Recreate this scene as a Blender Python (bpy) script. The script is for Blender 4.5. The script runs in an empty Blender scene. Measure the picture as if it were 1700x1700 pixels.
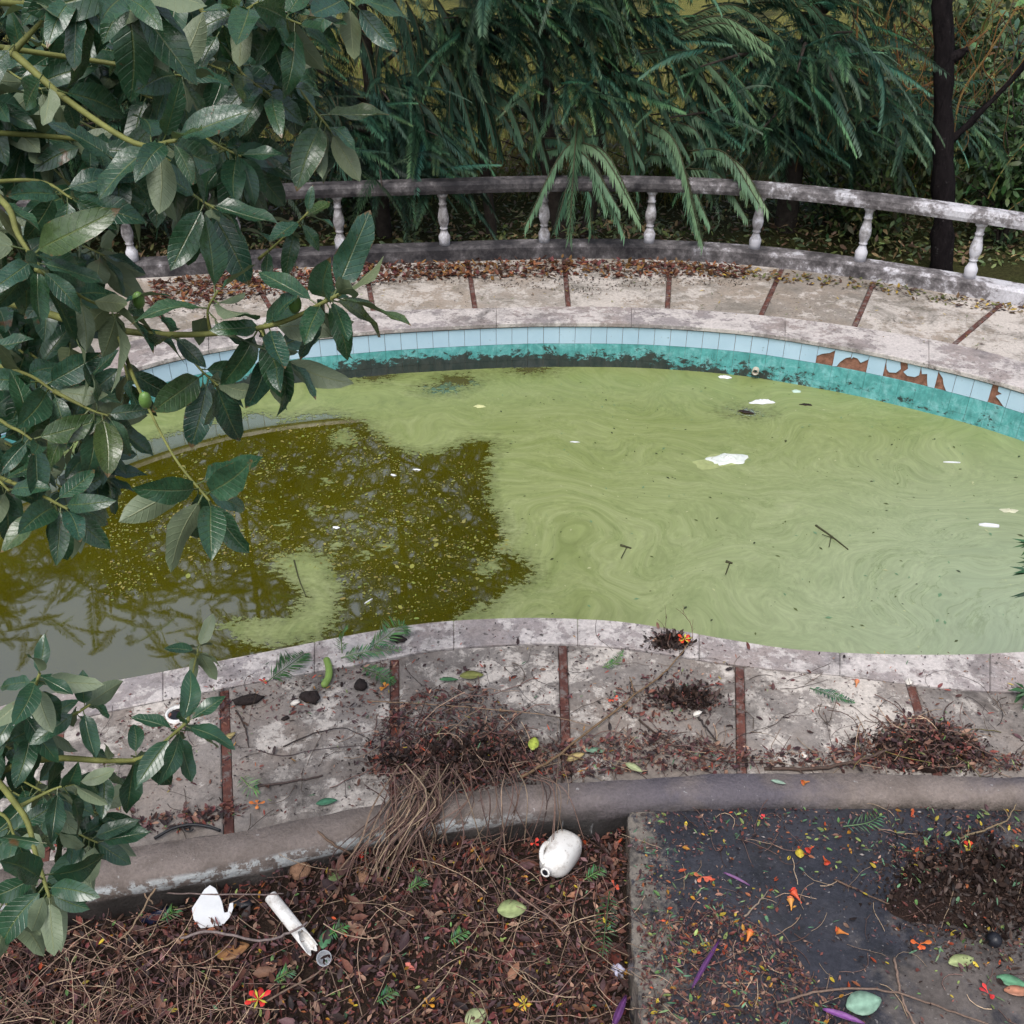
import bpy, math, random
import numpy as np
from mathutils import Vector, Matrix

R = math.radians
scene = bpy.context.scene
COL = scene.collection

# ------------------------------------------------------------------ camera
PITCH, CAMH, FPX = R(34.3), 4.184, 1700.0
cam_data = bpy.data.cameras.new("camera")
cam = bpy.data.objects.new("camera", cam_data)
COL.objects.link(cam)
cam.location = (0, 0, CAMH)
cam.rotation_euler = (R(90) - PITCH, 0, 0)
cam_data.sensor_width = 36.0
cam_data.lens = 36.0
cam_data.clip_start = 0.05
cam_data.clip_end = 400
scene.camera = cam
scene.render.resolution_x = scene.render.resolution_y = 1024

# ------------------------------------------------------------------ light: bright overcast day
SUN_EL, SUN_AZ = 62.0, 200.0
world = bpy.data.worlds.new("World")
scene.world = world
world.use_nodes = True
wn = world.node_tree
wn.nodes.clear()
sky = wn.nodes.new("ShaderNodeTexSky")
sky.sky_type = 'NISHITA'
sky.sun_disc = False
sky.sun_elevation = R(SUN_EL)
sky.sun_rotation = R(SUN_AZ)
sky.dust_density = 4.0
sky.air_density = 1.0
hs = wn.nodes.new("ShaderNodeHueSaturation")
hs.inputs['Saturation'].default_value = 0.62
bg = wn.nodes.new("ShaderNodeBackground")
bg.inputs['Strength'].default_value = 0.15
wo = wn.nodes.new("ShaderNodeOutputWorld")
wn.links.new(sky.outputs[0], hs.inputs['Color'])
wn.links.new(hs.outputs[0], bg.inputs['Color'])
wn.links.new(bg.outputs[0], wo.inputs['Surface'])

sun_data = bpy.data.lights.new("sun", 'SUN')
sun_data.energy = 1.5
sun_data.angle = R(28)
sun_data.color = (1.0, 0.98, 0.96)
sun = bpy.data.objects.new("sun", sun_data)
COL.objects.link(sun)
az = R(SUN_AZ)
sdir = Vector((math.sin(az) * math.cos(R(SUN_EL)), math.cos(az) * math.cos(R(SUN_EL)), math.sin(R(SUN_EL))))
sun.rotation_euler = (-sdir).to_track_quat('-Z', 'Y').to_euler()
sun.location = (0, 0, 30)

vs = scene.view_settings
vs.view_transform = 'Standard'
vs.look = 'None'
vs.gamma = 1.0
vs.use_curve_mapping = False
vs.exposure = 0.40
scene.cycles.max_bounces = 6
scene.cycles.transparent_max_bounces = 12
scene.cycles.use_denoising = True

# ------------------------------------------------------------------ helpers
SP, CP = math.sin(PITCH), math.cos(PITCH)
rng = np.random.default_rng(7)
rnd = random.Random(11)


def at(px, py, z=0.0):
    """the point of the horizontal plane at height z that the photograph shows at (px, py)"""
    u, v = (px - 850) / FPX, (py - 850) / FPX
    d = (CAMH - z) / (SP + v * CP)
    return Vector((u * d, d * (CP - v * SP), z))


def atd(px, py, d):
    u, v = (px - 850) / FPX, (py - 850) / FPX
    return Vector((u * d, d * (CP - v * SP), CAMH - d * (SP + v * CP)))


def aty(px, py, Y):
    """the point of the upright plane y = Y seen at (px, py)"""
    v = (py - 850) / FPX
    return atd(px, py, Y / (CP - v * SP))


def crom(pts, n=8):
    """Catmull-Rom curve through pts"""
    P = [Vector(p) for p in pts]
    P = [P[0] * 2 - P[1]] + P + [P[-1] * 2 - P[-2]]
    out = []
    for i in range(1, len(P) - 2):
        a, b, c, d = P[i - 1], P[i], P[i + 1], P[i + 2]
        for k in range(n):
            t = k / n
            out.append(0.5 * ((2 * b) + (c - a) * t + (2 * a - 5 * b + 4 * c - d) * t * t + (3 * b - a - 3 * c + d) * t ** 3))
    out.append(P[-2])
    return out


def tag(o, label=None, cat=None, group=None, kind=None):
    if label: o["label"] = label
    if cat: o["category"] = cat
    if group: o["group"] = group
    if kind: o["kind"] = kind
    return o


def empty(name, loc=(0, 0, 0), rz=0.0):
    o = bpy.data.objects.new(name, None)
    o.empty_display_size = 0.1
    COL.objects.link(o)
    o.location = loc
    o.rotation_euler = (0, 0, rz)
    return o


def link_mesh(name, me, mat=None, parent=None):
    o = bpy.data.objects.new(name, me)
    COL.objects.link(o)
    if mat and not me.materials:
        me.materials.append(mat)
    if parent:
        o.parent = parent
    return o


class MB:
    """collects faces for one mesh"""

    def __init__(s):
        s.v, s.f, s.c = [], [], []

    def add(s, verts, faces, col=None):
        b = len(s.v)
        s.v += [tuple(p) for p in verts]
        s.f += [tuple(i + b for i in f) for f in faces]
        if col is not None:
            s.c += [col] * len(verts)

    def box(s, c, d, M=None, col=None):
        hx, hy, hz = d[0] / 2, d[1] / 2, d[2] / 2
        vv = [Vector((x * hx, y * hy, z * hz)) for z in (-1, 1) for y in (-1, 1) for x in (-1, 1)]
        if M: vv = [M @ p for p in vv]
        vv = [p + Vector(c) for p in vv]
        s.add(vv, [(0, 2, 3, 1), (4, 5, 7, 6), (0, 1, 5, 4), (2, 6, 7, 3), (0, 4, 6, 2), (1, 3, 7, 5)], col)

    def tube(s, pts, rad, n=6, col=None, caps=True):
        pts = [Vector(p) for p in pts]
        m = len(pts)
        if not hasattr(rad, '__len__'): rad = [rad] * m
        ref = Vector((0.13, 0.31, 1)).normalized()
        V, F = [], []
        for i, p in enumerate(pts):
            t = (pts[min(i + 1, m - 1)] - pts[max(i - 1, 0)])
            if t.length < 1e-9: t = Vector((0, 0, 1))
            t.normalize()
            a = t.cross(ref)
            if a.length < 0.05: a = t.cross(Vector((1, 0, 0)))
            a.normalize()
            b = t.cross(a)
            for k in range(n):
                w = 2 * math.pi * k / n
                V.append(p + (a * math.cos(w) + b * math.sin(w)) * rad[i])
        for i in range(m - 1):
            for k in range(n):
                k2 = (k + 1) % n
                F.append((i * n + k, i * n + k2, (i + 1) * n + k2, (i + 1) * n + k))
        if caps:
            F.append(tuple(range(n - 1, -1, -1)))
            F.append(tuple((m - 1) * n + k for k in range(n)))
        s.add(V, F, col)

    def lathe(s, prof, n=16, c=(0, 0, 0), col=None, M=None):
        V, F = [], []
        for r, z in prof:
            for k in range(n):
                w = 2 * math.pi * k / n
                V.append(Vector((r * math.cos(w), r * math.sin(w), z)))
        for i in range(len(prof) - 1):
            for k in range(n):
                k2 = (k + 1) % n
                F.append((i * n + k, i * n + k2, (i + 1) * n + k2, (i + 1) * n + k))
        F.append(tuple(range(n - 1, -1, -1)))
        F.append(tuple((len(prof) - 1) * n + k for k in range(n)))
        if M: V = [M @ p for p in V]
        s.add([p + Vector(c) for p in V], F, col)

    def sweep(s, path, prof, col=None, closed_ends=True):
        """prof: (offset to the left of travel, height) closed polygon, carried along the path (upright)"""
        path = [Vector(p) for p in path]
        m, n = len(path), len(prof)
        V, F = [], []
        for i, p in enumerate(path):
            t = path[min(i + 1, m - 1)] - path[max(i - 1, 0)]
            t.z = 0
            t.normalize()
            L = Vector((-t.y, t.x, 0))
            for a, h in prof:
                V.append(p + L * a + Vector((0, 0, h)))
        for i in range(m - 1):
            for k in range(n):
                k2 = (k + 1) % n
                F.append((i * n + k, (i + 1) * n + k, (i + 1) * n + k2, i * n + k2))
        if closed_ends:
            F.append(tuple(range(n)))
            F.append(tuple((m - 1) * n + k for k in range(n - 1, -1, -1)))
        s.add(V, F, col)

    def mesh(s, name, smooth=False):
        me = bpy.data.meshes.new(name)
        me.from_pydata(s.v, [], s.f)
        if s.c and len(s.c) == len(s.v):
            at_ = me.color_attributes.new("col", 'FLOAT_COLOR', 'POINT')
            at_.data.foreach_set("color", np.array([(c[0], c[1], c[2], 1) for c in s.c], dtype=np.float32).ravel())
        if smooth:
            me.polygons.foreach_set("use_smooth", [True] * len(me.polygons))
        me.update()
        return me

    def build(s, name, mat=None, parent=None, smooth=False):
        return link_mesh(name, s.mesh(name, smooth), mat, parent)


def bevel(o, w=0.008, seg=2):
    m = o.modifiers.new("bevel", 'BEVEL')
    m.width = w
    m.segments = seg
    m.limit_method = 'ANGLE'
    return o


def np_mesh(name, chunks, mat, parent=None, smooth=False):
    """chunks: list of (verts (N,3), faces (M,k), cols (N,3) or None) joined into one mesh"""
    V, C, L, S, T = [], [], [], [], []
    base = lbase = 0
    for v, f, c in chunks:
        V.append(v)
        C.append(c if c is not None else np.ones((len(v), 3)) * .5)
        L.append((f + base).ravel())
        k = f.shape[1]
        S.append(lbase + np.arange(len(f)) * k)
        T.append(np.full(len(f), k))
        base += len(v)
        lbase += f.size
    V = np.concatenate(V); C = np.concatenate(C); L = np.concatenate(L); S = np.concatenate(S); T = np.concatenate(T)
    me = bpy.data.meshes.new(name)
    me.vertices.add(len(V)); me.loops.add(len(L)); me.polygons.add(len(S))
    me.vertices.foreach_set("co", V.astype(np.float32).ravel())
    me.loops.foreach_set("vertex_index", L.astype(np.int32))
    me.polygons.foreach_set("loop_start", S.astype(np.int32))
    if smooth:
        me.polygons.foreach_set("use_smooth", np.ones(len(S), dtype=bool))
    me.update(calc_edges=True)
    a = me.color_attributes.new("col", 'FLOAT_COLOR', 'POINT')
    a.data.foreach_set("color", np.c_[C, np.ones(len(C))].astype(np.float32).ravel())
    me.validate()
    return link_mesh(name, me, mat, parent)


def rots(yaw, pitch, roll):
    """stack of rotation matrices Rz(yaw) Ry(pitch) Rx(roll); local x is the long axis"""
    cy, sy, cp, sp, cr, sr = np.cos(yaw), np.sin(yaw), np.cos(pitch), np.sin(pitch), np.cos(roll), np.sin(roll)
    M = np.empty((len(yaw), 3, 3))
    M[:, 0, 0] = cy * cp; M[:, 0, 1] = cy * sp * sr - sy * cr; M[:, 0, 2] = cy * sp * cr + sy * sr
    M[:, 1, 0] = sy * cp; M[:, 1, 1] = sy * sp * sr + cy * cr; M[:, 1, 2] = sy * sp * cr - cy * sr
    M[:, 2, 0] = -sp; M[:, 2, 1] = cp * sr; M[:, 2, 2] = cp * cr
    return M


def inst(bv, bf, M, T, S, C):
    """place base mesh (bv,bf) at every transform; S scale (N,) or (N,3); C colour (N,3)"""
    bv = np.asarray(bv, float); bf = np.asarray(bf)
    N = len(T)
    S = np.asarray(S, float)
    if S.ndim == 1: S = S[:, None] * np.ones((1, 3))
    P = bv[None] * S[:, None, :]
    P = np.einsum('nij,nkj->nki', M, P) + T[:, None, :]
    F = bf[None] + (np.arange(N) * len(bv))[:, None, None]
    return P.reshape(-1, 3), F.reshape(-1, bf.shape[1]), np.repeat(np.asarray(C), len(bv), axis=0)


# ------------------------------------------------------------------ materials
class NT:
    def __init__(s, name):
        s.m = bpy.data.materials.new(name)
        s.m.use_nodes = True
        s.t = s.m.node_tree
        s.t.nodes.clear()
        s.out = s.t.nodes.new("ShaderNodeOutputMaterial")

    def put(s, sock, val):
        if val is None: return
        if isinstance(val, bpy.types.NodeSocket):
            s.t.links.new(val, sock)
        else:
            if sock.type == 'RGBA' and len(val) == 3: val = (*val, 1)
            sock.default_value = val

    def node(s, typ, ins=None, **props):
        n = s.t.nodes.new(typ)
        for k, v in props.items(): setattr(n, k, v)
        for k, v in (ins or {}).items(): s.put(n.inputs[k], v)
        return n

    def pos(s):
        return s.node("ShaderNodeNewGeometry").outputs['Position']

    def mapping(s, vec, scale=(1, 1, 1), loc=(0, 0, 0), rot=(0, 0, 0)):
        return s.node("ShaderNodeMapping", {'Vector': vec, 'Scale': scale, 'Location': loc, 'Rotation': rot}).outputs[0]

    def noise(s, vec, scale, detail=4, rough=.55, dist=0, out='Fac'):
        n = s.node("ShaderNodeTexNoise", {'Vector': vec, 'Scale': scale, 'Detail': detail, 'Roughness': rough, 'Distortion': dist})
        return n.outputs[0] if out == 'Fac' else n.outputs[1]

    def voro(s, vec, scale, feature='F1', out=0):
        return s.node("ShaderNodeTexVoronoi", {'Vector': vec, 'Scale': scale}, feature=feature).outputs[out]

    def ramp(s, fac, stops, interp='LINEAR'):
        n = s.node("ShaderNodeValToRGB", {'Fac': fac})
        cr = n.color_ramp
        cr.interpolation = interp
        while len(cr.elements) < len(stops): cr.elements.new(.5)
        for e, (p, c) in zip(cr.elements, stops):
            e.position = p
            e.color = (*c, 1) if hasattr(c, '__len__') else (c, c, c, 1)
        return n.outputs[0]

    def mix(s, fac, a, b, blend='MIX'):
        n = s.node("ShaderNodeMix", data_type='RGBA', blend_type=blend)
        s.put(n.inputs[0], fac); s.put(n.inputs[6], a); s.put(n.inputs[7], b)
        return n.outputs[2]

    def math(s, op, a, b=None, c=None, clamp=False):
        n = s.node("ShaderNodeMath", operation=op, use_clamp=clamp)
        s.put(n.inputs[0], a); s.put(n.inputs[1], b); s.put(n.inputs[2], c)
        return n.outputs[0]

    def maprange(s, v, a, b, c=0., d=1.):
        return s.node("ShaderNodeMapRange", {0: v, 1: a, 2: b, 3: c, 4: d}).outputs[0]

    def sep(s, vec):
        return s.node("ShaderNodeSeparateXYZ", {0: vec}).outputs

    def attr(s, name, out='Color'):
        return s.node("ShaderNodeAttribute", attribute_name=name).outputs[out]

    def bump(s, h, strength=.5, dist=.01):
        return s.node("ShaderNodeBump", {'Height': h, 'Strength': strength, 'Distance': dist}).outputs[0]

    def bsdf(s, col, rough=.7, normal=None, spec=.5, **k):
        ins = {'Base Color': col, 'Roughness': rough, 'Specular IOR Level': spec}
        if normal is not None: ins['Normal'] = normal
        ins.update({a.replace('_', ' '): b for a, b in k.items()})
        return s.node("ShaderNodeBsdfPrincipled", ins).outputs[0]

    def done(s, shader):
        s.t.links.new(shader, s.out.inputs['Surface'])
        return s.m


def m_plain(name, col, rough=.6, var=.35, scale=9., spec=.4, bump=.3, bd=.004):
    n = NT(name)
    p = n.node("ShaderNodeTexCoord").outputs['Object']
    f = n.noise(p, scale, 5, .6)
    c = n.ramp(f, [(.25, tuple(x * (1 - var) for x in col)), (.75, tuple(min(1, x * (1 + var)) for x in col))])
    g = n.noise(p, scale * 6, 4, .6)
    return n.done(n.bsdf(c, rough, n.bump(g, bump, bd), spec))


def m_attr(name, rough=.6, var=.25, scale=40., spec=.4, transl=0.0):
    """colour from each piece's own 'col' attribute with fine mottling"""
    n = NT(name)
    c = n.attr("col")
    f = n.noise(n.pos(), scale, 3, .6)
    c = n.mix(1.0, c, n.ramp(f, [(.25, 1 - var), (.75, 1 + var)]), 'MULTIPLY')
    sh = n.bsdf(c, rough, None, spec)
    if transl:
        tr = n.node("ShaderNodeBsdfTranslucent", {'Color': c}).outputs[0]
        mx = n.node("ShaderNodeMixShader", {0: transl, 1: sh, 2: tr})
        sh = mx.outputs[0]
    return n.done(sh)


def m_concrete(name, base, light, dark, light_amt=.5, dark_amt=.5, seed=0., wet=0., scale=1.0, tv=.2):
    n = NT(name)
    p = n.mapping(n.pos(), loc=(seed, seed * .7, 0))
    big = n.noise(p, 1.1 * scale, 6, .62, .6)
    mid = n.noise(p, 4.5 * scale, 6, .68, .3)
    fine = n.noise(p, 38 * scale, 4, .7)
    grain = n.noise(p, 160, 2, .6)
    c = n.mix(n.ramp(mid, [(.3, 0.), (.7, 1.)]), tuple(x * .82 for x in base), tuple(x * 1.12 for x in base))
    rag = n.noise(n.mapping(p, loc=(2, 8, 1)), 11 * scale, 8, .78, .2)
    oi = n.node("ShaderNodeObjectInfo").outputs['Random']
    tint = n.ramp(oi, [(0., 1 - tv), (.5, 1.), (1., 1 + tv * .5)])
    c = n.mix(1.0, c, tint, 'MULTIPLY')
    warm = n.ramp(n.noise(n.mapping(p, loc=(6, 2, 5)), 1.7, 5, .65), [(.42, 0.), (.62, 1.)])
    c = n.mix(n.math('MULTIPLY', warm, .35), c, tuple(q * w_ for q, w_ in zip(base, (1.08, .92, .76))))
    ls = n.math('ADD', n.math('MULTIPLY', big, .42), n.math('ADD', n.math('MULTIPLY', mid, .26), n.math('MULTIPLY', rag, .32)))
    ls = n.math('ADD', ls, n.math('MULTIPLY', n.math('SUBTRACT', oi, .5), .3 * tv))
    lm = n.ramp(ls, [(.585 - .13 * light_amt, 0.), (.615 - .13 * light_amt, 1.)])
    c = n.mix(n.math('MULTIPLY', lm, .9), c, light)
    dn = n.noise(n.mapping(p, loc=(9.3, 4.1, 2)), 2.2 * scale, 7, .74, .5)
    dm = n.ramp(dn, [(.62 - .16 * dark_amt, 0.), (.76 - .1 * dark_amt, 1.)])
    c = n.mix(n.math('MULTIPLY', dm, .72), c, dark)
    spots = n.ramp(n.noise(p, 30 * scale, 4, .6), [(.60, 0.), (.66, 1.)])
    patch = n.ramp(n.noise(n.mapping(p, loc=(1, 7, 3)), 2.6, 3, .6), [(.40, 0.), (.58, 1.)])
    c = n.mix(n.math('MULTIPLY', spots, n.math('MULTIPLY', patch, .8)), c, tuple(x * .5 for x in dark))
    c = n.mix(.6, c, n.mix(1.0, c, n.ramp(fine, [(.3, .62), (.7, 1.3)]), 'MULTIPLY'))
    c = n.mix(1.0, c, n.ramp(grain, [(.3, .88), (.7, 1.1)]), 'MULTIPLY')
    h = n.math('ADD', n.math('MULTIPLY', mid, .5), n.math('ADD', n.math('MULTIPLY', fine, .5), n.math('MULTIPLY', lm, .3)))
    rough = n.ramp(big, [(.35, .78 - .5 * wet), (.6, .88 - .1 * wet)])
    return n.done(n.bsdf(c, rough, n.bump(h, .55, .012), .35))


M = {}
M['deck_far'] = m_concrete("deck_far_concrete", (.32, .285, .25), (.50, .455, .415), (.085, .078, .06), .68, .78, 0, tv=.3)
M['deck_near'] = m_concrete("deck_near_concrete", (.24, .215, .198), (.52, .475, .43), (.05, .042, .038), .60, .9, 3.1, tv=.1)
M['coping'] = m_concrete("coping_concrete", (.30, .27, .27), (.52, .48, .46), (.07, .063, .06), .8, .75, 6.7, tv=.04)
def m_slab():
    n = NT("wet_slab_concrete")
    p = n.pos()
    x, y, z = n.sep(p)
    mid = n.noise(p, 5, 7, .7, .3)
    fine = n.noise(p, 45, 4, .7)
    c = n.ramp(mid, [(.3, (.017, .018, .023)), (.7, (.040, .040, .050))])
    # dry, paler concrete towards the camera on the right
    dryf = n.math('ADD', n.maprange(n.math('SUBTRACT', x, n.math('MULTIPLY', y, 1.15)), -2.6, -1.0, -.25, .17), n.math('ADD', n.math('MULTIPLY', n.noise(p, 2.2, 5, .65), .5), n.math('MULTIPLY', n.noise(p, 8, 8, .75), .5)))
    dry = n.ramp(dryf, [(.55, 0.), (.68, 1.)])
    c = n.mix(dry, c, n.ramp(mid, [(.3, (.06, .052, .048)), (.7, (.125, .108, .10))]))
    # pale lichen crust along the broken left edge and under the kerb
    lf = n.maprange(x, .95, .62, 0., 1.)
    kf_ = n.maprange(y, 3.50, 3.72, 0., .75)
    ed = n.math('MAXIMUM', lf, kf_)
    li = n.ramp(n.math('ADD', n.noise(n.mapping(p, loc=(4, 4, 0)), 9, 8, .78), n.math('MULTIPLY', ed, .22)), [(.63, 0.), (.72, 1.)])
    c = n.mix(n.math('MULTIPLY', li, n.math('MULTIPLY', ed, .85)), c, (.20, .175, .145))
    bl = n.ramp(n.noise(n.mapping(p, loc=(8, 1, 0)), 3.4, 7, .75), [(.52, 0.), (.64, 1.)])
    c = n.mix(n.math('MULTIPLY', bl, .7), c, (.014, .014, .015))
    sp_ = n.ramp(n.noise(p, 60, 2, .5), [(.70, 0.), (.74, 1.)])
    c = n.mix(n.math('MULTIPLY', sp_, .5), c, (.30, .28, .27))
    c = n.mix(1.0, c, n.ramp(fine, [(.3, .75), (.7, 1.25)]), 'MULTIPLY')
    rough = n.math('ADD', n.math('MULTIPLY', dry, .5), n.ramp(n.noise(p, 2.2, 3, .5), [(.42, .12), (.64, .55)]))
    return n.done(n.bsdf(c, rough, n.bump(n.math('ADD', fine, mid), .4, .010), .45))


M['slab'] = m_slab()
def m_strip():
    n = NT("divider_timber")
    p = n.pos()
    a = n.noise(p, 9, 6, .7)
    c = n.ramp(a, [(.3, (.045, .020, .018)), (.5, (.095, .038, .030)), (.7, (.17, .065, .045))])
    d = n.ramp(n.noise(n.mapping(p, loc=(2, 5, 0)), 13, 6, .75), [(.50, 0.), (.58, 1.)])
    c = n.mix(n.math('MULTIPLY', d, .75), c, (.17, .15, .14))
    return n.done(n.bsdf(c, .8, n.bump(n.noise(p, 50, 4, .7), .6, .006), .25))


M['strip'] = m_strip()


def m_kerb():
    n = NT("kerb_concrete")
    p = n.pos()
    x, y, z = n.sep(p)
    mid = n.noise(p, 5, 6, .65, .3)
    c = n.ramp(mid, [(.3, (.13, .105, .09)), (.7, (.24, .20, .18))])
    big = n.noise(n.mapping(p, loc=(3, 1, 0)), 1.3, 5, .6)
    side = n.maprange(x, -.2, .8)
    pm = n.math('MULTIPLY', n.ramp(big, [(.44, 0.), (.58, 1.)]), n.math('MULTIPLY', side, .75))
    c = n.mix(pm, c, (.075, .07, .095))
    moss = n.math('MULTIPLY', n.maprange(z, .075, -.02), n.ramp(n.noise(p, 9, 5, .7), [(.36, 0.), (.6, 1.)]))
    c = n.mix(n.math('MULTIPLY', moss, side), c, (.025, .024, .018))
    fl = n.math('MULTIPLY', n.ramp(n.noise(n.mapping(p, loc=(5, 0, 0)), 16, 5, .72), [(.46, 0.), (.52, 1.)]),
                n.math('MULTIPLY', n.math('MULTIPLY', n.maprange(z, .055, .035), n.maprange(z, -.06, -.02)), n.maprange(x, .25, -.3)))
    c = n.mix(fl, c, (.46, .48, .48))
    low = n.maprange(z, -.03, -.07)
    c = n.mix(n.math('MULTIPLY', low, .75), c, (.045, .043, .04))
    drip = n.ramp(n.noise(n.mapping(p, scale=(1, 1, .15)), 30, 3, .6), [(.69, 0.), (.74, 1.)])
    c = n.mix(n.math('MULTIPLY', drip, .5), c, (.5, .5, .5))
    fine = n.noise(p, 60, 4, .7)
    c = n.mix(1.0, c, n.ramp(fine, [(.3, .8), (.7, 1.15)]), 'MULTIPLY')
    return n.done(n.bsdf(c, .72, n.bump(n.math('ADD', n.math('MULTIPLY', fine, .6), n.math('MULTIPLY', mid, 1.4)), .7, .022), .35))


def m_painted():
    n = NT("weathered_white_paint")
    p = n.pos()
    x, y, z = n.sep(p)
    a = n.noise(p, 2.1, 6, .68, .5)
    b = n.noise(n.mapping(p, loc=(4, 2, 9)), 9, 6, .7)
    f = n.math('ADD', n.math('MULTIPLY', a, .6), n.math('MULTIPLY', b, .4))
    f = n.math('ADD', f, n.maprange(x, 1.2, 5.0, -.06, .09))
    c = n.ramp(f, [(.38, (.026, .024, .027)), (.48, (.085, .078, .08)), (.555, (.20, .185, .19)), (.60, (.50, .49, .52)), (.72, (.62, .62, .66))])
    fine = n.noise(p, 55, 4, .7)
    c = n.mix(1.0, c, n.ramp(fine, [(.3, .75), (.7, 1.15)]), 'MULTIPLY')
    return n.done(n.bsdf(c, .75, n.bump(n.math('ADD', fine, b), .5, .01), .3))


def m_baluster():
    n = NT("baluster_paint")
    p = n.pos()
    x, y, z = n.sep(p)
    a = n.noise(p, 8, 6, .7, .4)
    foot = n.math('ADD', a, n.maprange(z, .42, .2, 0., .17))
    foot = n.math('ADD', foot, n.maprange(x, 1.0, 4.5, 0., .13))
    c = n.ramp(foot, [(.34, (.06, .055, .055)), (.47, (.21, .20, .20)), (.58, (.36, .35, .36)), (.68, (.56, .56, .60))])
    fine = n.noise(p, 70, 4, .7)
    return n.done(n.bsdf(c, .7, n.bump(fine, .4, .006), .35))


def m_tile():
    n = NT("pale_blue_tile")
    p = n.pos()
    a = n.noise(p, 3, 4, .6)
    c = n.ramp(a, [(.3, (.37, .53, .66)), (.7, (.45, .61, .74))])
    d = n.ramp(n.noise(p, 24, 5, .75), [(.63, 0.), (.70, 1.)])
    c = n.mix(n.math('MULTIPLY', d, .45), c, (.06, .08, .08))
    return n.done(n.bsdf(c, .32, n.bump(n.noise(p, 12, 2), .08, .003), .45))


def m_teal():
    n = NT("algae_stained_teal_tile")
    p = n.pos()
    x, y, z = n.sep(p)
    a = n.noise(p, 8, 7, .75, .5)
    c = n.ramp(a, [(.3, (.05, .23, .23)), (.5, (.10, .36, .36)), (.68, (.24, .52, .55))])
    st = n.noise(n.mapping(p, scale=(1, 1, .35)), 20, 5, .7)
    c = n.mix(1.0, c, n.ramp(st, [(.3, .75), (.7, 1.2)]), 'MULTIPLY')
    # black mould: a band above the water line, thick along the left and the middle
    side = n.math('MULTIPLY', n.maprange(x, -4.2, -2.2), n.maprange(x, 3.4, .2))
    dep = n.maprange(z, -.23, -.46, -.06, .30)
    mo = n.math('ADD', n.noise(n.mapping(p, scale=(1, 1, 1.5)), 7, 8, .78, .3), n.math('MULTIPLY', dep, n.maprange(side, 0, 1, .22, 1.)))
    mo = n.math('ADD', mo, n.maprange(side, 0, 1, -.05, .0))
    mk = n.ramp(mo, [(.565, 0.), (.61, 1.)])
    c = n.mix(n.math('MULTIPLY', mk, .93), c, n.ramp(st, [(.3, (.012, .012, .012)), (.7, (.045, .032, .026))]))
    return n.done(n.bsdf(c, .5, n.bump(n.math('ADD', st, mk), .3, .006), .4))


def m_water():
    n = NT("murky_water")
    p = n.pos()
    a = n.noise(p, .8, 4, .6, .5)
    c = n.ramp(a, [(.3, (.058, .054, .002)), (.7, (.088, .082, .004))])
    rip = n.noise(p, 6, 3, .5)
    return n.done(n.bsdf(c, .02, n.bump(rip, .03, .01), .5, IOR=2.6, Coat_Weight=.8, Coat_Roughness=.02, Coat_IOR=2.1))


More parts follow.
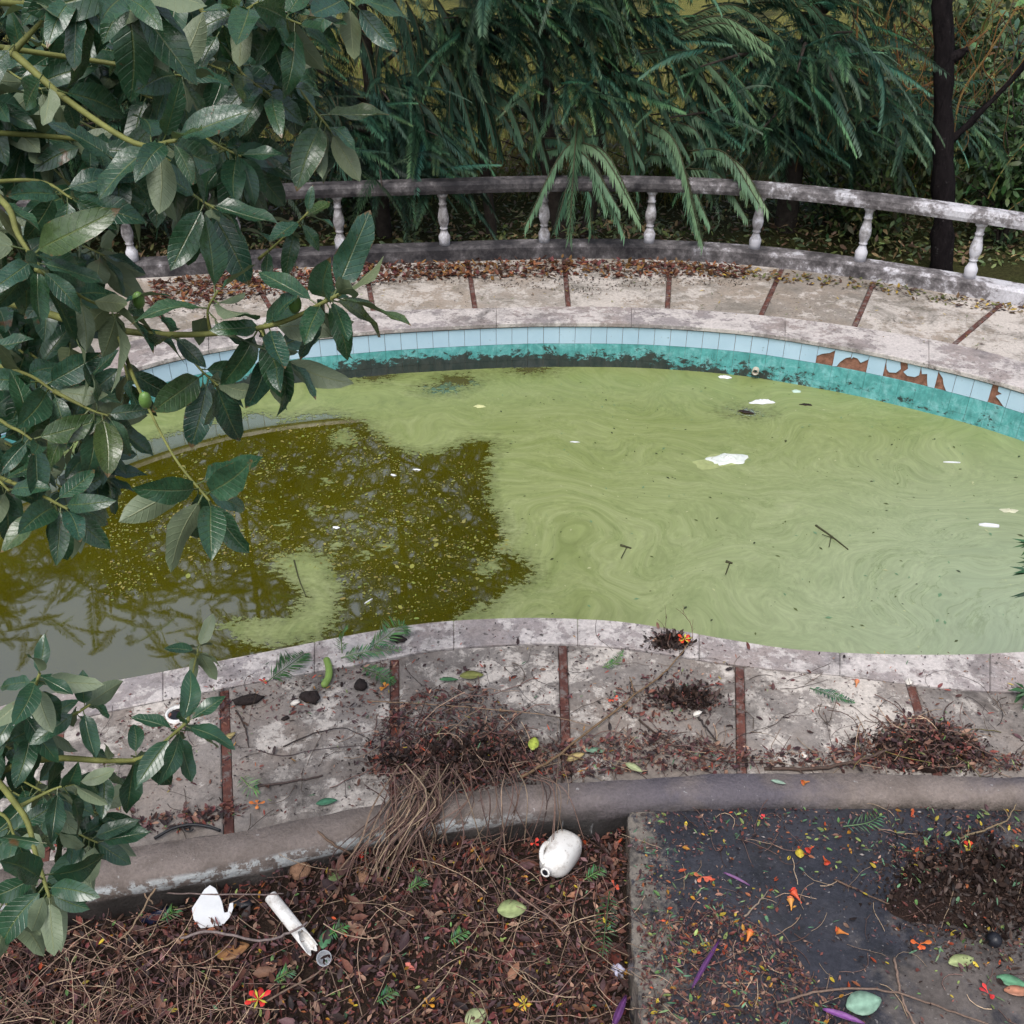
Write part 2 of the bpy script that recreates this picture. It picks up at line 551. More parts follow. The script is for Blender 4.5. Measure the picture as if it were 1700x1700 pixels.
def m_scum():
    """green film: drawn-out swirls; the edge breaks up into flecks (attribute 'cover' = metres inside the edge)"""
    n = NT("algae_scum")
    p = n.pos()
    x, y, z = n.sep(p)
    cov = n.attr("cover", 'Fac')
    w1 = n.noise(p, .55, 2, .5, 0, 'Color')
    def warp(vec, col, amt):
        v = n.node("ShaderNodeVectorMath", {0: col, 1: (.5, .5, .5)}, operation='SUBTRACT').outputs[0]
        v = n.node("ShaderNodeVectorMath", {0: v, 'Scale': amt}, operation='SCALE').outputs[0]
        return n.node("ShaderNodeVectorMath", {0: vec, 1: v}, operation='ADD').outputs[0]
    q = warp(p, w1, 2.9)
    w2 = n.noise(q, 1.1, 2, .5, 0, 'Color')
    q = warp(q, w2, 1.0)
    sw = n.noise(n.mapping(q, scale=(.5, 2.6, 1)), 2.4, 6, .62)
    sw2 = n.noise(n.mapping(q, scale=(.8, 5.5, 1), loc=(3, 3, 0)), 4.5, 5, .65)
    soft = n.noise(p, 1.3, 4, .6)
    f = n.math('ADD', n.math('MULTIPLY', sw, .6), n.math('MULTIPLY', sw2, .4))
    c = n.ramp(f, [(.28, (.148, .186, .062)), (.42, (.205, .246, .092)), (.52, (.236, .275, .112)), (.62, (.268, .306, .136)), (.74, (.35, .375, .19))])
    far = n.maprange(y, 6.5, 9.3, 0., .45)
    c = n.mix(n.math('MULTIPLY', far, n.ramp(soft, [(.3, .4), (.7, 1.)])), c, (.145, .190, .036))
    pale = n.math('MULTIPLY', n.maprange(x, .5, 3.4), n.maprange(y, 8.2, 5.2))  # paler, greyer towards the near right: sky reflection painted into the colour
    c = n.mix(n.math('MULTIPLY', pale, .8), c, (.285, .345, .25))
    ln = n.ramp(n.math('ABSOLUTE', n.math('SUBTRACT', sw, .47)), [(.0, 1.), (.016, 0.)])
    c = n.mix(n.math('MULTIPLY', ln, n.ramp(soft, [(.40, 0.), (.62, .55)])), c, (.11, .155, .05))
    c = n.mix(1.0, c, n.ramp(n.noise(n.mapping(q, scale=(1, 1.8, 1)), 13, 7, .72), [(.3, .82), (.7, 1.15)]), 'MULTIPLY')
    flk = n.ramp(n.noise(p, 34, 3, .6), [(.68, 0.), (.74, 1.)])
    c = n.mix(n.math('MULTIPLY', flk, .5), c, (.40, .42, .20))
    drk = n.ramp(n.noise(n.mapping(p, loc=(7, 1, 0)), 22, 4, .7), [(.72, 0.), (.77, 1.)])
    c = n.mix(n.math('MULTIPLY', drk, .6), c, (.06, .08, .02))
    e = n.math('SUBTRACT', n.noise(p, 5.5, 7, .74), .5)
    e2 = n.math('SUBTRACT', n.noise(n.mapping(p, scale=(.7, 1.2, 1)), 26, 4, .7), .5)
    edge = n.math('ADD', n.math('MULTIPLY', cov, 1.6), n.math('ADD', n.math('MULTIPLY', e, .42), n.math('MULTIPLY', e2, .75)))
    al = n.ramp(edge, [(.0, 0.), (.04, .6), (.30, 1.)])
    sh = n.bsdf(c, n.ramp(f, [(.3, .34), (.7, .5)]), n.bump(n.noise(p, 40, 3, .6), .12, .004), .5)
    tr = n.node("ShaderNodeBsdfTransparent").outputs[0]
    mx = n.node("ShaderNodeMixShader", {0: al, 1: tr, 2: sh}).outputs[0]
    return n.done(mx)


def m_ground():
    n = NT("grassy_ground")
    p = n.pos()
    x, y, z = n.sep(p)
    a = n.noise(p, .7, 5, .6, .4)
    c = n.ramp(a, [(.3, (.03, .035, .012)), (.5, (.055, .055, .02)), (.7, (.05, .06, .018))])
    g = n.math('MULTIPLY', n.maprange(y, 13.8, 16.5), n.ramp(n.noise(p, .45, 4, .6), [(.38, 0.), (.55, 1.)]))
    c = n.mix(g, c, n.ramp(n.noise(p, 6, 5, .7), [(.3, (.10, .11, .025)), (.7, (.22, .20, .06))]))
    f = n.noise(p, 25, 6, .75)
    c = n.mix(1.0, c, n.ramp(f, [(.3, .35), (.7, 1.6)]), 'MULTIPLY')
    return n.done(n.bsdf(c, .95, n.bump(f, 1., .05), .1))


def m_soil(name, a, b):
    n = NT(name)
    p = n.pos()
    f = n.noise(p, 9, 8, .75, .3)
    c = n.ramp(f, [(.3, a), (.7, b)])
    g = n.noise(p, 55, 5, .75)
    c = n.mix(1.0, c, n.ramp(g, [(.3, .5), (.7, 1.4)]), 'MULTIPLY')
    return n.done(n.bsdf(c, .9, n.bump(n.math('ADD', f, g), 1., .03), .2))


M['kerb'] = m_kerb()
M['painted'] = m_painted()
M['baluster'] = m_baluster()
M['tile'] = m_tile()
M['teal'] = m_teal()
M['terracotta'] = m_plain("terracotta_bedding", (.27, .13, .09), .9, .55, 18., .2, .9, .012)
M['grout'] = m_plain("dark_mortar", (.035, .045, .045), .9, .4, 14.)
M['water'] = m_water()
M['scum'] = m_scum()
M['ground'] = m_ground()
M['soil'] = m_soil("dark_soil", (.022, .014, .010), (.06, .038, .027))
M['mound'] = m_soil("crumbly_soil", (.020, .012, .010), (.055, .032, .025))
M['litter'] = m_attr("dead_leaf", .55, .35, 45., .35, .12)
M['twig'] = m_attr("twig_bark", .75, .35, 60., .25)

# ------------------------------------------------------------------ the deck round the pool
def pxcurve(pts):
    """smooth curve y(x) in the picture through measured points, returned as an interpolator"""
    c = crom([(a, b, 0) for a, b in pts], 6)
    xs = np.array([p.x for p in c]); ys = np.array([p.y for p in c])
    return lambda x: float(np.interp(x, xs, ys))


FAR_P = pxcurve([(-160, 752), (-60, 706), (0, 683), (141, 638), (282, 596), (424, 569), (600, 552), (700, 545), (850, 538), (940, 537), (1050, 538), (1150, 543), (1250, 552), (1350, 567), (1450, 585), (1550, 607), (1650, 632), (1760, 666), (1860, 702)])
FAR_C = pxcurve([(-260, 690), (-160, 668), (0, 626), (138, 588), (296, 550), (460, 525), (622, 517), (788, 513), (944, 510), (1108, 513), (1264, 524), (1419, 543), (1585, 572), (1700, 602), (1800, 632), (1960, 690)])
FAR_Q = pxcurve([(-420, 520), (-200, 490), (0, 472), (150, 466), (300, 458), (450, 447), (600, 440), (740, 435), (905, 430), (1078, 431), (1250, 441), (1427, 463), (1610, 493), (1700, 510), (1850, 545), (2150, 630)])
NEAR_P = pxcurve([(-260, 1238), (-60, 1190), (60, 1158), (150, 1138), (300, 1110), (450, 1081), (600, 1052), (720, 1034), (850, 1027), (950, 1028), (1050, 1035), (1200, 1060), (1300, 1076), (1400, 1084), (1500, 1087), (1600, 1087), (1700, 1083), (1800, 1075), (2000, 1045)])
NEAR_C = pxcurve([(-260, 1292), (-60, 1240), (150, 1188), (300, 1157), (450, 1128), (600, 1103), (720, 1080), (850, 1070), (950, 1070), (1050, 1078), (1200, 1101), (1300, 1113), (1400, 1122), (1500, 1135), (1600, 1145), (1700, 1150), (1800, 1146), (2000, 1120)])
KERB_B = pxcurve([(-400, 1520), (-60, 1452), (132, 1416), (368, 1381), (500, 1357), (635, 1332), (860, 1303), (1065, 1290), (1182, 1283), (1300, 1280), (1500, 1283), (1700, 1288), (1900, 1292), (2200, 1296)])
KERB_F = pxcurve([(-400, 1586), (-60, 1514), (176, 1471), (353, 1441), (547, 1398), (635, 1378), (800, 1353), (1035, 1336), (1300, 1330), (1500, 1330), (1700, 1333), (1900, 1337), (2200, 1342)])
KT = .085      # kerb top above the deck
THK = .07

pool_deck = tag(empty("pool_deck"), "weathered concrete deck in panels with dark timber dividers around the pool", None, None, 'structure')
fP = lambda x: at(x, FAR_P(x))
fC = lambda x: at(x, FAR_C(x))
fQ = lambda x: at(x, FAR_Q(x) - 4)
nP = lambda x: at(x, NEAR_P(x))
nC = lambda x: at(x, NEAR_C(x))
nQ = lambda x: at(x, KERB_B(x) + 14)


def prism(name, top, mat, depth, parent, bev=.006):
    """top: (edge A points, edge B points) -> a thick piece between the two edges"""
    A, B = top
    n = len(A)
    V = list(A) + list(B)
    V += [p - Vector((0, 0, depth)) for p in V]
    F = []
    for i in range(n - 1):
        F.append((i, i + 1, n + i + 1, n + i))
        F.append((2 * n + i + 1, 2 * n + i, 3 * n + i, 3 * n + i + 1))
        F.append((i + 1, i, 2 * n + i, 2 * n + i + 1))
        F.append((n + i, n + i + 1, 3 * n + i + 1, 3 * n + i))
    F.append((0, n, 3 * n, 2 * n))
    F.append((n - 1, 2 * n - 1 + 0, 4 * n - 1, 3 * n - 1)[::-1])
    me = bpy.data.meshes.new(name)
    me.from_pydata([tuple(v) for v in V], [], F)
    import bmesh
    bm = bmesh.new(); bm.from_mesh(me)
    bmesh.ops.recalc_face_normals(bm, faces=bm.faces)
    bm.to_mesh(me); bm.free()
    o = link_mesh(name, me, mat, parent)
    if bev: bevel(o, bev, 1)
    return o


def panels(strips, C, Q, mat, w):
    for i in range(len(strips) - 1):
        (c0, q0), (c1, q1) = strips[i], strips[i + 1]
        a, b = [], []
        N = 9
        for k in range(N):
            t = k / (N - 1)
            a.append(C(c0 + (c1 - c0) * t)); b.append(Q(q0 + (q1 - q0) * t))
        g = w / 2
        def inset(L, e0, e1):
            L = [p.copy() for p in L]
            d = (L[1] - L[0]).normalized(); L[0] += d * e0
            d = (L[-1] - L[-2]).normalized(); L[-1] -= d * e1
            return L
        a, b = inset(a, g, g), inset(b, g, g)
        dz = rnd.uniform(-.004, .004)
        for L in (a, b):
            for p in L: p.z = dz
        a = [p + (q - p).normalized() * .004 for p, q in zip(a, b)]
        prism("concrete_panel", (a, b), mat, THK, pool_deck)
    for c0, q0 in strips[1:-1]:
        p, q = C(c0), Q(q0)
        t = (q - p).normalized()
        n = Vector((-t.y, t.x, 0)) * (w / 2 - .003)
        p = p + t * .01
        z = Vector((0, 0, -.004))
        # worn timber: several short lengths
        L = (q - p).length
        s = 0
        while s < L - .05:
            e = min(L, s + rnd.uniform(.3, .55))
            k = Vector((0, 0, rnd.uniform(-.007, .006)))
            prism("divider_strip", ([p + t * s - n + z + k, p + t * (e - .006) - n + z + k], [p + t * s + n + z + k, p + t * (e - .006) + n + z + k]), M['strip'], .05, pool_deck, .003)
            s = e


panels([(-210, -380), (-40, -160), (125, 30), (290, 215), (458, 410), (620, 606), (789, 776), (944, 936), (1108, 1113), (1263, 1300), (1418, 1453), (1583, 1668), (1780, 1930), (1940, 2130)], fC, fQ, M['deck_far'], .052)
panels([(-250, -380), (-130, -230), (100, 70), (372, 380), (655, 656), (934, 942), (1228, 1232), (1512, 1560), (1790, 1850), (1990, 2180)], nC, nQ, M['deck_near'], .055)


def coping(P, C, x0, x1, step, over):
    x = x0
    while x < x1 - 5:
        e = min(x1, x + step * rnd.uniform(.85, 1.15))
        a, b = [], []
        for k in range(7):
            t = k / 6
            xx = x + (e - x) * t
            p, q = P(xx), C(xx)
            a.append(p); b.append(q)
        # a little gap at the joints
        for L in (a, b):
            d = (L[1] - L[0]).normalized(); L[0] = L[0] + d * .0012
            d = (L[-1] - L[-2]).normalized(); L[-1] = L[-1] - d * .0012
        z = rnd.uniform(.003, .010)
        for L in (a, b):
            for p in L: p.z = z
        prism("coping_stone", (a, b), M['coping'], .045, pool_deck, .005)
        x = e


coping(fP, fC, -150, 1850, 230, .02)
coping(nP, nC, -250, 1990, 235, .02)

# the two ends of the pool, beyond the picture's edges
def bez(a, b, c, d, n=14):
    return [a * (1 - t) ** 3 + b * 3 * t * (1 - t) ** 2 + c * 3 * t * t * (1 - t) + d * t ** 3 for t in [i / n for i in range(n + 1)]]


def pool_end(pf, pn, sgn):
    out = Vector((sgn, 0, 0))
    L = bez(pf, pf + out * 1.6 + Vector((0, -.7, 0)), pn + out * 2.2 + Vector((0, .3, 0)), pn)
    cen = (pf + pn) / 2
    def off(d):
        r = []
        for i, p in enumerate(L):
            t = (L[min(i + 1, len(L) - 1)] - L[max(i - 1, 0)]).normalized()
            nn = Vector((-t.y, t.x, 0))
            if nn.dot(p - cen) < 0: nn = -nn
            r.append(p + nn * d)
        return r
    O, Q = off(.38), off(2.3)
    for i in range(0, 14, 2):
        a = [p + Vector((0, 0, .002)) for p in L[i:i + 3]]; b = [p + Vector((0, 0, .002)) for p in O[i:i + 3]]
        prism("coping_stone", (a, b), M['coping'], .045, pool_deck, .01)
        a = [p + (q - p).normalized() * .01 - Vector((0, 0, .012)) for p, q in zip(O[i:i + 3], Q[i:i + 3])]; b = [p - Vector((0, 0, .012)) for p in Q[i:i + 3]]
        prism("concrete_panel", (a, b), M['deck_far'], THK, pool_deck)
    return L


endL = pool_end(fP(-150), nP(-250), -1)
endR = pool_end(fP(1850), nP(1990), 1)

# ------------------------------------------------------------------ pool wall with tiles
WATER_Z = -.49
far_line = [fP(x) for x in np.arange(-150, 1851, 8)]
near_line = [nP(x) for x in np.arange(-250, 1991, 10)]
ring = list(far_line) + list(reversed(endR))[::-1][1:-1] + list(reversed(near_line)) + list(reversed(endL))[1:-1]
cx = sum((p for p in ring), Vector()) / len(ring)


def arc(line):
    s = [0.0]
    for a, b in zip(line, line[1:]): s.append(s[-1] + (b - a).length)
    return np.array(s)


S_far = arc(far_line)
XY = np.array([(p.x, p.y) for p in far_line])


def far_pt(s):
    p = Vector((float(np.interp(s, S_far, XY[:, 0])), float(np.interp(s, S_far, XY[:, 1])), 0))
    a = Vector((float(np.interp(s - .05, S_far, XY[:, 0])), float(np.interp(s - .05, S_far, XY[:, 1])), 0))
    b = Vector((float(np.interp(s + .05, S_far, XY[:, 0])), float(np.interp(s + .05, S_far, XY[:, 1])), 0))
    t = (b - a).normalized()
    return p, t, Vector((-t.y, t.x, 0))      # normal points away from the pool (travel is left to right)


pool_wall = MB()
n_r = len(ring)
V, F = [], []
for i, p in enumerate(ring):
    t = ring[(i + 1) % n_r] - ring[i - 1]
    t.z = 0; t.normalize()
    o = Vector((-t.y, t.x, 0)) * .034
    V += [p + o + Vector((0, 0, -.047)), p + o + Vector((0, 0, -1.6))]
for i in range(n_r):
    j = (i + 1) % n_r
    F.append((2 * i, 2 * i + 1, 2 * j + 1, 2 * j))
pool_wall.add(V, F)
# top ledge under the coping so that no gap shows
V2, F2 = [], []
for i, p in enumerate(ring):
    t = ring[(i + 1) % n_r] - ring[i - 1]
    t.z = 0; t.normalize()
    o = Vector((-t.y, t.x, 0))
    V2 += [p + o * .033 + Vector((0, 0, -.048)), p + o * .6 + Vector((0, 0, -.078))]
for i in range(n_r):
    j = (i + 1) % n_r
    F2.append((2 * i, 2 * i + 1, 2 * j + 1, 2 * j))
pool_wall.add(V2, F2)
pool_wall = tag(pool_wall.build("pool_wall", M['terracotta']), "curved pool wall with pale blue tiles over a teal stained band", None, None, 'structure')

TW, TH, GAP = .158, .178, .0035
BROKEN = {
    1382: [(0, 1), (1, 1), (1, .93), (.72, .74), (.3, .62), (0, .45)],
    1410: [(0, 1), (1, 1), (.98, .72), (.7, .62), (.42, .34), (.25, .03), (0, 0)],
    1438: [(0, 1), (1, 1), (1, .78), (.6, .5), (.35, .72), (.1, .75), (0, .62)],
    1494: [(0, 1), (.8, 1), (.92, .62), (.7, .36), (.3, .3), (.12, .45), (.04, .75)],
    1522: [(.22, 1), (1, 1), (1, .52), (.8, .36), (.35, .33), (.08, .5), (.3, .72)],
    1549: [(0, 1), (1, 1), (1, 0), (.62, 0), (.5, .35), (.42, .7), (.12, .62)],
    1577: [(0, 1), (1, 1), (1, 0), (.68, 0), (.46, .3), (.3, .68), (.06, .9)],
    1655: [(.32, 1), (1, 1), (1, 0), (.92, 0), (.55, .3), (.32, .45), (.62, .66), (.36, .74)],
}
tile_mesh = {}


def tile_at(s, z0, h, mat, shape=None):
    p, t, nrm = far_pt(s + TW / 2)
    key = (mat, h) if shape is None else None
    if key in tile_mesh and key is not None:
        me = tile_mesh[key]
    else:
        mb = MB()
        w = TW - (GAP if mat == 'tile' else .0014)
        if shape is None:
            shape = [(0, 1), (1, 1), (1, 0), (0, 0)]
        pts = [((a - .5) * w, b * h) for a, b in shape]
        k = len(pts)
        V = [(a, -.006, b) for a, b in pts] + [(a, .009, b) for a, b in pts]
        F = [tuple(range(k)), tuple(range(2 * k - 1, k - 1, -1))] + [(i, k + i, k + (i + 1) % k, (i + 1) % k) for i in range(k)]
        mb.add(V, F)
        me = mb.mesh("tile")
        import bmesh
        bm = bmesh.new(); bm.from_mesh(me); bmesh.ops.recalc_face_normals(bm, faces=bm.faces); bm.to_mesh(me); bm.free()
        if key is not None: tile_mesh[key] = me
    o = link_mesh("tile", me, M[mat], pool_wall)
    o.location = p + nrm * (.026 + rnd.uniform(-.0012, .0012)) + Vector((0, 0, z0))
    o.rotation_euler = (rnd.uniform(-.01, .01), 0, math.atan2(t.y, t.x))
    return o


s0 = .1
n_t = int((S_far[-1] - .4) / TW)
cand = {}
for i in range(n_t):
    s = s0 + i * TW
    p, _, _ = far_pt(s + TW / 2)
    dep = p.y * CP + (CAMH - p.z) * SP
    cand[i] = 850 + FPX * p.x / dep
brk = {}
for bx, shp in BROKEN.items():
    i = min((j for j in cand if j not in brk), key=lambda j: abs(cand[j] - bx))
    brk[i] = shp
for i in range(n_t):
    s = s0 + i * TW
    tile_at(s, -.05 - TH + .002, TH - GAP, 'tile', brk.get(i))
    tile_at(s, -.05 - 2 * TH, TH - .002, 'teal')
    tile_at(s, -.05 - 3 * TH, TH - .002, 'teal')

# outlet pipe in the wall
px_s = min(range(n_t), key=lambda j: abs(cand[j] - 1270))
p, t, nrm = far_pt(s0 + (px_s + .5) * TW)
mb = MB()
c = p + Vector((0, 0, -.40)) + nrm * .03
for r0, r1 in ((.034, .024),):
    ax = -nrm
    up = Vector((0, 0, 1)); sd = ax.cross(up)
    N = 18
    V, F = [], []
    for rr, dd in ((r0, -.02), (r0, .07), (r1, .07), (r1, -.02)):
        for k in range(N):
            w = 2 * math.pi * k / N
            V.append(c + ax * dd + (sd * math.cos(w) + up * math.sin(w)) * rr)
    for a in range(3):
        for k in range(N):
            k2 = (k + 1) % N
            F.append((a * N + k, a * N + k2, (a + 1) * N + k2, (a + 1) * N + k))
    F.append(tuple(3 * N + k for k in range(N)))
    mb.add(V, F)
M['old_pvc'] = m_plain("grimy_pvc", (.42, .38, .31), .5, .35, 20.)
o = mb.build("outlet_pipe", M['old_pvc'], None, True)
tag(o, "short grey outlet pipe stub sticking out of the teal pool wall", "pipe")

# ------------------------------------------------------------------ water and algae
x0, x1, y0, y1 = min(p.x for p in ring) - .1, max(p.x for p in ring) + .1, min(p.y for p in ring) - .1, max(p.y for p in ring) + .1
mb = MB()
mb.add([(x0, y0, WATER_Z), (x1, y0, WATER_Z), (x1, y1, WATER_Z), (x0, y1, WATER_Z)], [(0, 1, 2, 3)])
tag(mb.build("water", M['water']), "murky olive pool water", None, None, 'structure')

OPEN = [(-400, 860), (0, 782), (120, 762), (230, 745), (340, 716), (430, 694), (470, 702), (540, 690), (600, 702), (640, 742), (700, 757), (745, 752), (785, 735), (815, 735), (805, 770), (800, 805), (811, 842), (833, 880), (826, 918), (868, 934), (876, 958), (845, 966), (820, 992), (782, 1010), (745, 1032), (700, 1050), (640, 1075), (520, 1120), (300, 1180), (0, 1260), (-400, 1400)]
ADD = [[(424, 931), (494, 910), (551, 924), (572, 988), (558, 1050), (500, 1075), (424, 1079), (353, 1050), (335, 1030), (473, 1022), (501, 987)]]
BLOBS = [(570, 728, 24), (812, 940, 19), (590, 880, 9), (600, 925, 12), (470, 870, 8), (640, 905, 8), (520, 850, 9), (455, 905, 7), (560, 905, 10), (700, 720, 14), (545, 800, 7), (500, 780, 8)]
HOLES = [(760, 632, 16), (735, 645, 14), (880, 612, 14), (1240, 685, 7), (620, 625, 14)]


def sdf(poly, X, Y):
    P = np.array([(q.x, q.y) for q in (at(a, b, WATER_Z) for a, b in poly)])
    d = np.full(X.shape, 1e9)
    ins = np.zeros(X.shape, bool)
    for i in range(len(P)):
        a, b = P[i], P[(i + 1) % len(P)]
        e = b - a
        t = np.clip(((X - a[0]) * e[0] + (Y - a[1]) * e[1]) / (e @ e), 0, 1)
        d = np.minimum(d, np.hypot(X - a[0] - t * e[0], Y - a[1] - t * e[1]))
        cond = ((a[1] > Y) != (b[1] > Y)) & (X < (b[0] - a[0]) * (Y - a[1]) / (b[1] - a[1] + 1e-12) + a[0])
        ins ^= cond
    return np.where(ins, d, -d)


RES = .04
gx = np.arange(x0, x1, RES); gy = np.arange(y0, y1, RES)
X, Y = np.meshgrid(gx, gy)
cover = -sdf(OPEN, X, Y)
for poly in ADD: cover = np.maximum(cover, sdf(poly, X, Y))
for a, b, r in BLOBS:
    q = at(a, b, WATER_Z); q2 = at(a + r, b, WATER_Z)
    cover = np.maximum(cover, (q2.x - q.x) - np.hypot(X - q.x, (Y - q.y) * .75))
for a, b, r in HOLES:
    q = at(a, b, WATER_Z); q2 = at(a + r, b, WATER_Z)
    cover = np.minimum(cover, np.hypot((X - q.x) * .6, Y - q.y) - (q2.x - q.x) * .9)
# thin, broken film along the left of the far wall
lf = np.clip((-1.6 - X) / 1.2, 0, 1)
cover = cover - lf * .09
H, W = X.shape
idx = np.arange(H * W).reshape(H, W)
quads = np.stack([idx[:-1, :-1], idx[:-1, 1:], idx[1:, 1:], idx[1:, :-1]], -1).reshape(-1, 4)
cv = cover.ravel()
keep = cv[quads].max(1) > -.22
quads = quads[keep]
used = np.unique(quads)
remap = -np.ones(H * W, int); remap[used] = np.arange(len(used))
verts = np.c_[X.ravel()[used], Y.ravel()[used], np.full(len(used), WATER_Z + .004)]
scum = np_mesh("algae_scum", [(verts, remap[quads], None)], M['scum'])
a_ = scum.data.attributes.new("cover", 'FLOAT', 'POINT')
a_.data.foreach_set("value", cv[used].astype(np.float32))
tag(scum, "swirled pale green algae film covering most of the pool water", None, None, 'stuff')

# loose flecks of algae on the open water
hexv = np.array([(math.cos(w) * (1 + .3 * math.sin(3 * w)), .6 * math.sin(w), 0) for w in np.linspace(0, 2 * math.pi, 7)[:-1]])
hexf = np.array([[0, 1, 2, 3, 4, 5]])
pts = []
def inpoly(poly, n, z):
    xs = [a for a, b in poly]; ys = [b for a, b in poly]
    P = np.array(poly, float)
    out = []
    while len(out) < n:
        a, b = rng.uniform(min(xs), max(xs)), rng.uniform(min(ys), max(ys))
        c = False
        for i in range(len(P)):
            p1, p2 = P[i], P[(i + 1) % len(P)]
            if (p1[1] > b) != (p2[1] > b) and a < (p2[0] - p1[0]) * (b - p1[1]) / (p2[1] - p1[1]) + p1[0]: c = not c
        if c: out.append(at(a, b, z))
    return out
FZ = WATER_Z + .0055
cl = inpoly([(430, 700), (600, 710), (700, 765), (800, 760), (800, 850), (830, 890), (820, 960), (760, 1015), (600, 1045), (570, 960), (500, 920), (180, 990), (150, 830)], 430, FZ)
pp = []
for q in cl:
    for k in range(int(rng.integers(4, 20))):
        pp.append((q.x + rng.normal(0, .09), q.y + rng.normal(0, .07), FZ + rng.uniform(0, .001)))
pp = np.array(pp)
N = len(pp)
sz = rng.gamma(1.6, .0032, N) + .0025
cols = np.array([(.17, .17, .045)]) * rng.uniform(.6, 1.5, (N, 1)) * rng.uniform(.85, 1.15, (N, 3))
M['fleck'] = m_attr("algae_fleck", .5, .2, 30.)
o = np_mesh("algae_flecks", [inst(hexv, hexf, rots(rng.uniform(0, 6.28, N), np.zeros(N), np.zeros(N)), pp, sz, cols)], M['fleck'])
tag(o, "scattered small flecks of algae on the dark open water", None, None, 'stuff')

# ------------------------------------------------------------------ balustrade
bal = tag(empty("balustrade", fQ(905)), "long curved balustrade with turned white posts between mouldy concrete rails", "balustrade")
xs = list(range(-400, 2140, 40))
line = [at(x, FAR_Q(x)) for x in xs]
def offs(line, d):
    r = []
    for i, p in enumerate(line):
        t = (line[min(i + 1, len(line) - 1)] - line[max(i - 1, 0)]).normalized()
        r.append(p + Vector((-t.y, t.x, 0)) * d)
    return r
bal_c = offs(line, .115)
bal_off = Vector(bal.location)
def loc(path): return [p - bal_off for p in path]
HB = .165
mb = MB()
mb.sweep(loc(bal_c), [(-.115, -.25), (.115, -.25), (.115, HB - .03), (.085, HB), (-.085, HB), (-.115, HB - .03)])
mb.build("base_beam", M['painted'], bal)
mb = MB()
RZ0, RZ1 = .755, .885
mb.sweep(loc(bal_c), [(-.085, RZ0), (.085, RZ0), (.10, RZ0 + .04), (.10, RZ1 - .035), (.07, RZ1), (-.07, RZ1), (-.10, RZ1 - .035), (-.10, RZ0 + .04)])
mb.build("handrail", M['painted'], bal)
prof = [(.062, 0), (.062, .05), (.066, .07), (.066, .10), (.052, .125), (.036, .165), (.034, .178), (.045, .184), (.045, .196), (.036, .202), (.046, .225), (.060, .27), (.063, .31), (.056, .36), (.044, .41), (.037, .452), (.046, .458), (.046, .474), (.038, .48), (.041, .525), (.046, .545), (.058, .552), (.062, .59)]
kz = (RZ0 - HB) / .59
mb = MB()
mb.lathe([(r, z * kz) for r, z in prof], 16)
bmesh_ = mb.mesh("baluster", True)
for i, bx in enumerate([-130, 45, 220, 395, 568, 740, 905, 1078, 1251, 1427, 1608, 1795]):
    # foot on the middle of the beam
    best = min(range(len(xs)), key=lambda j: abs(xs[j] - bx))
    by = {-130: 470, 45: 436, 220: 424, 395: 415, 568: 412}.get(bx)
    # march along beam centre to the point that shows at this column
    pts_ = crom(bal_c, 10)
    def col(p):
        d = p.y * CP + (CAMH - HB) * SP
        return 850 + FPX * p.x / d
    q = min(pts_, key=lambda p: abs(col(p) - bx))
    o = link_mesh("baluster", bmesh_, M['baluster'], bal)
    o.location = Vector((q.x, q.y, HB - .002)) - bal_off
    o.rotation_euler = (rnd.uniform(-.015, .015), rnd.uniform(-.03, .03), rnd.uniform(0, 6))

# ------------------------------------------------------------------ near kerb, soil bed and slab
kx = list(range(-380, 2190, 10))
kb = [at(x, KERB_B(x), KT) for x in kx]
kf = [at(x, KERB_F(x), KT - .02) for x in kx]
mb = MB()
V, F = [], []
prof_n = None
for a, b in zip(kb, kf):
    a = Vector((a.x, a.y, 0)); b = Vector((b.x, b.y, 0))
    d = b - a
    # flat on top, rounding over to the front
    row = [a + Vector((0, 0, -.2)), a + Vector((0, 0, KT - .02)), a + d * .08 + Vector((0, 0, KT)), a + d * .62 + Vector((0, 0, KT - .003)), a + d * .82 + Vector((0, 0, KT - .014)),
           a + d * .95 + Vector((0, 0, KT - .036)), a + d * 1.0 + Vector((0, 0, KT - .065)), a + d * .99 + Vector((0, 0, -.035)), a + d * .93 + Vector((0, 0, -.05)), a + d * .92 + Vector((0, 0, -.6)), a + Vector((0, 0, -.6))]
    prof_n = len(row)
    row = [row[0]] + [q_ + Vector((0, .0035 * math.sin(7.1 * q_.x + i_) + .0025 * math.sin(23.7 * q_.x + 2 * i_), .003 * math.sin(11.3 * q_.x + 1.7 * i_) + rnd.uniform(-.0014, .0014))) for i_, q_ in enumerate(row[1:9])] + row[9:]
    V += row
for i in range(len(kx) - 1):
    for k in range(prof_n):
        k2 = (k + 1) % prof_n
        F.append((i * prof_n + k, i * prof_n + k2, (i + 1) * prof_n + k2, (i + 1) * prof_n + k))
mb.add(V, F)
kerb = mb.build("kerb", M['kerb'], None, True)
tag(kerb, "low rounded concrete kerb between the pool deck and the littered soil", None, None, 'structure')

# soil bed, in front of the kerb: falls slightly towards the camera
def soil_z(x, y):
    n_ = .02 * math.sin(3.1 * x + 1.3 * y) + .015 * math.sin(7.3 * x - 5.1 * y + 1) + .01 * math.sin(13 * x + 11 * y)
    t = min(1, max(0, (y - 2.3) / 1.6))
    return -.30 + .17 * t + n_ + .075 * min(1, max(0, (-x + .1) / .8)) * min(1, max(0, (y - 2.6) / .6))


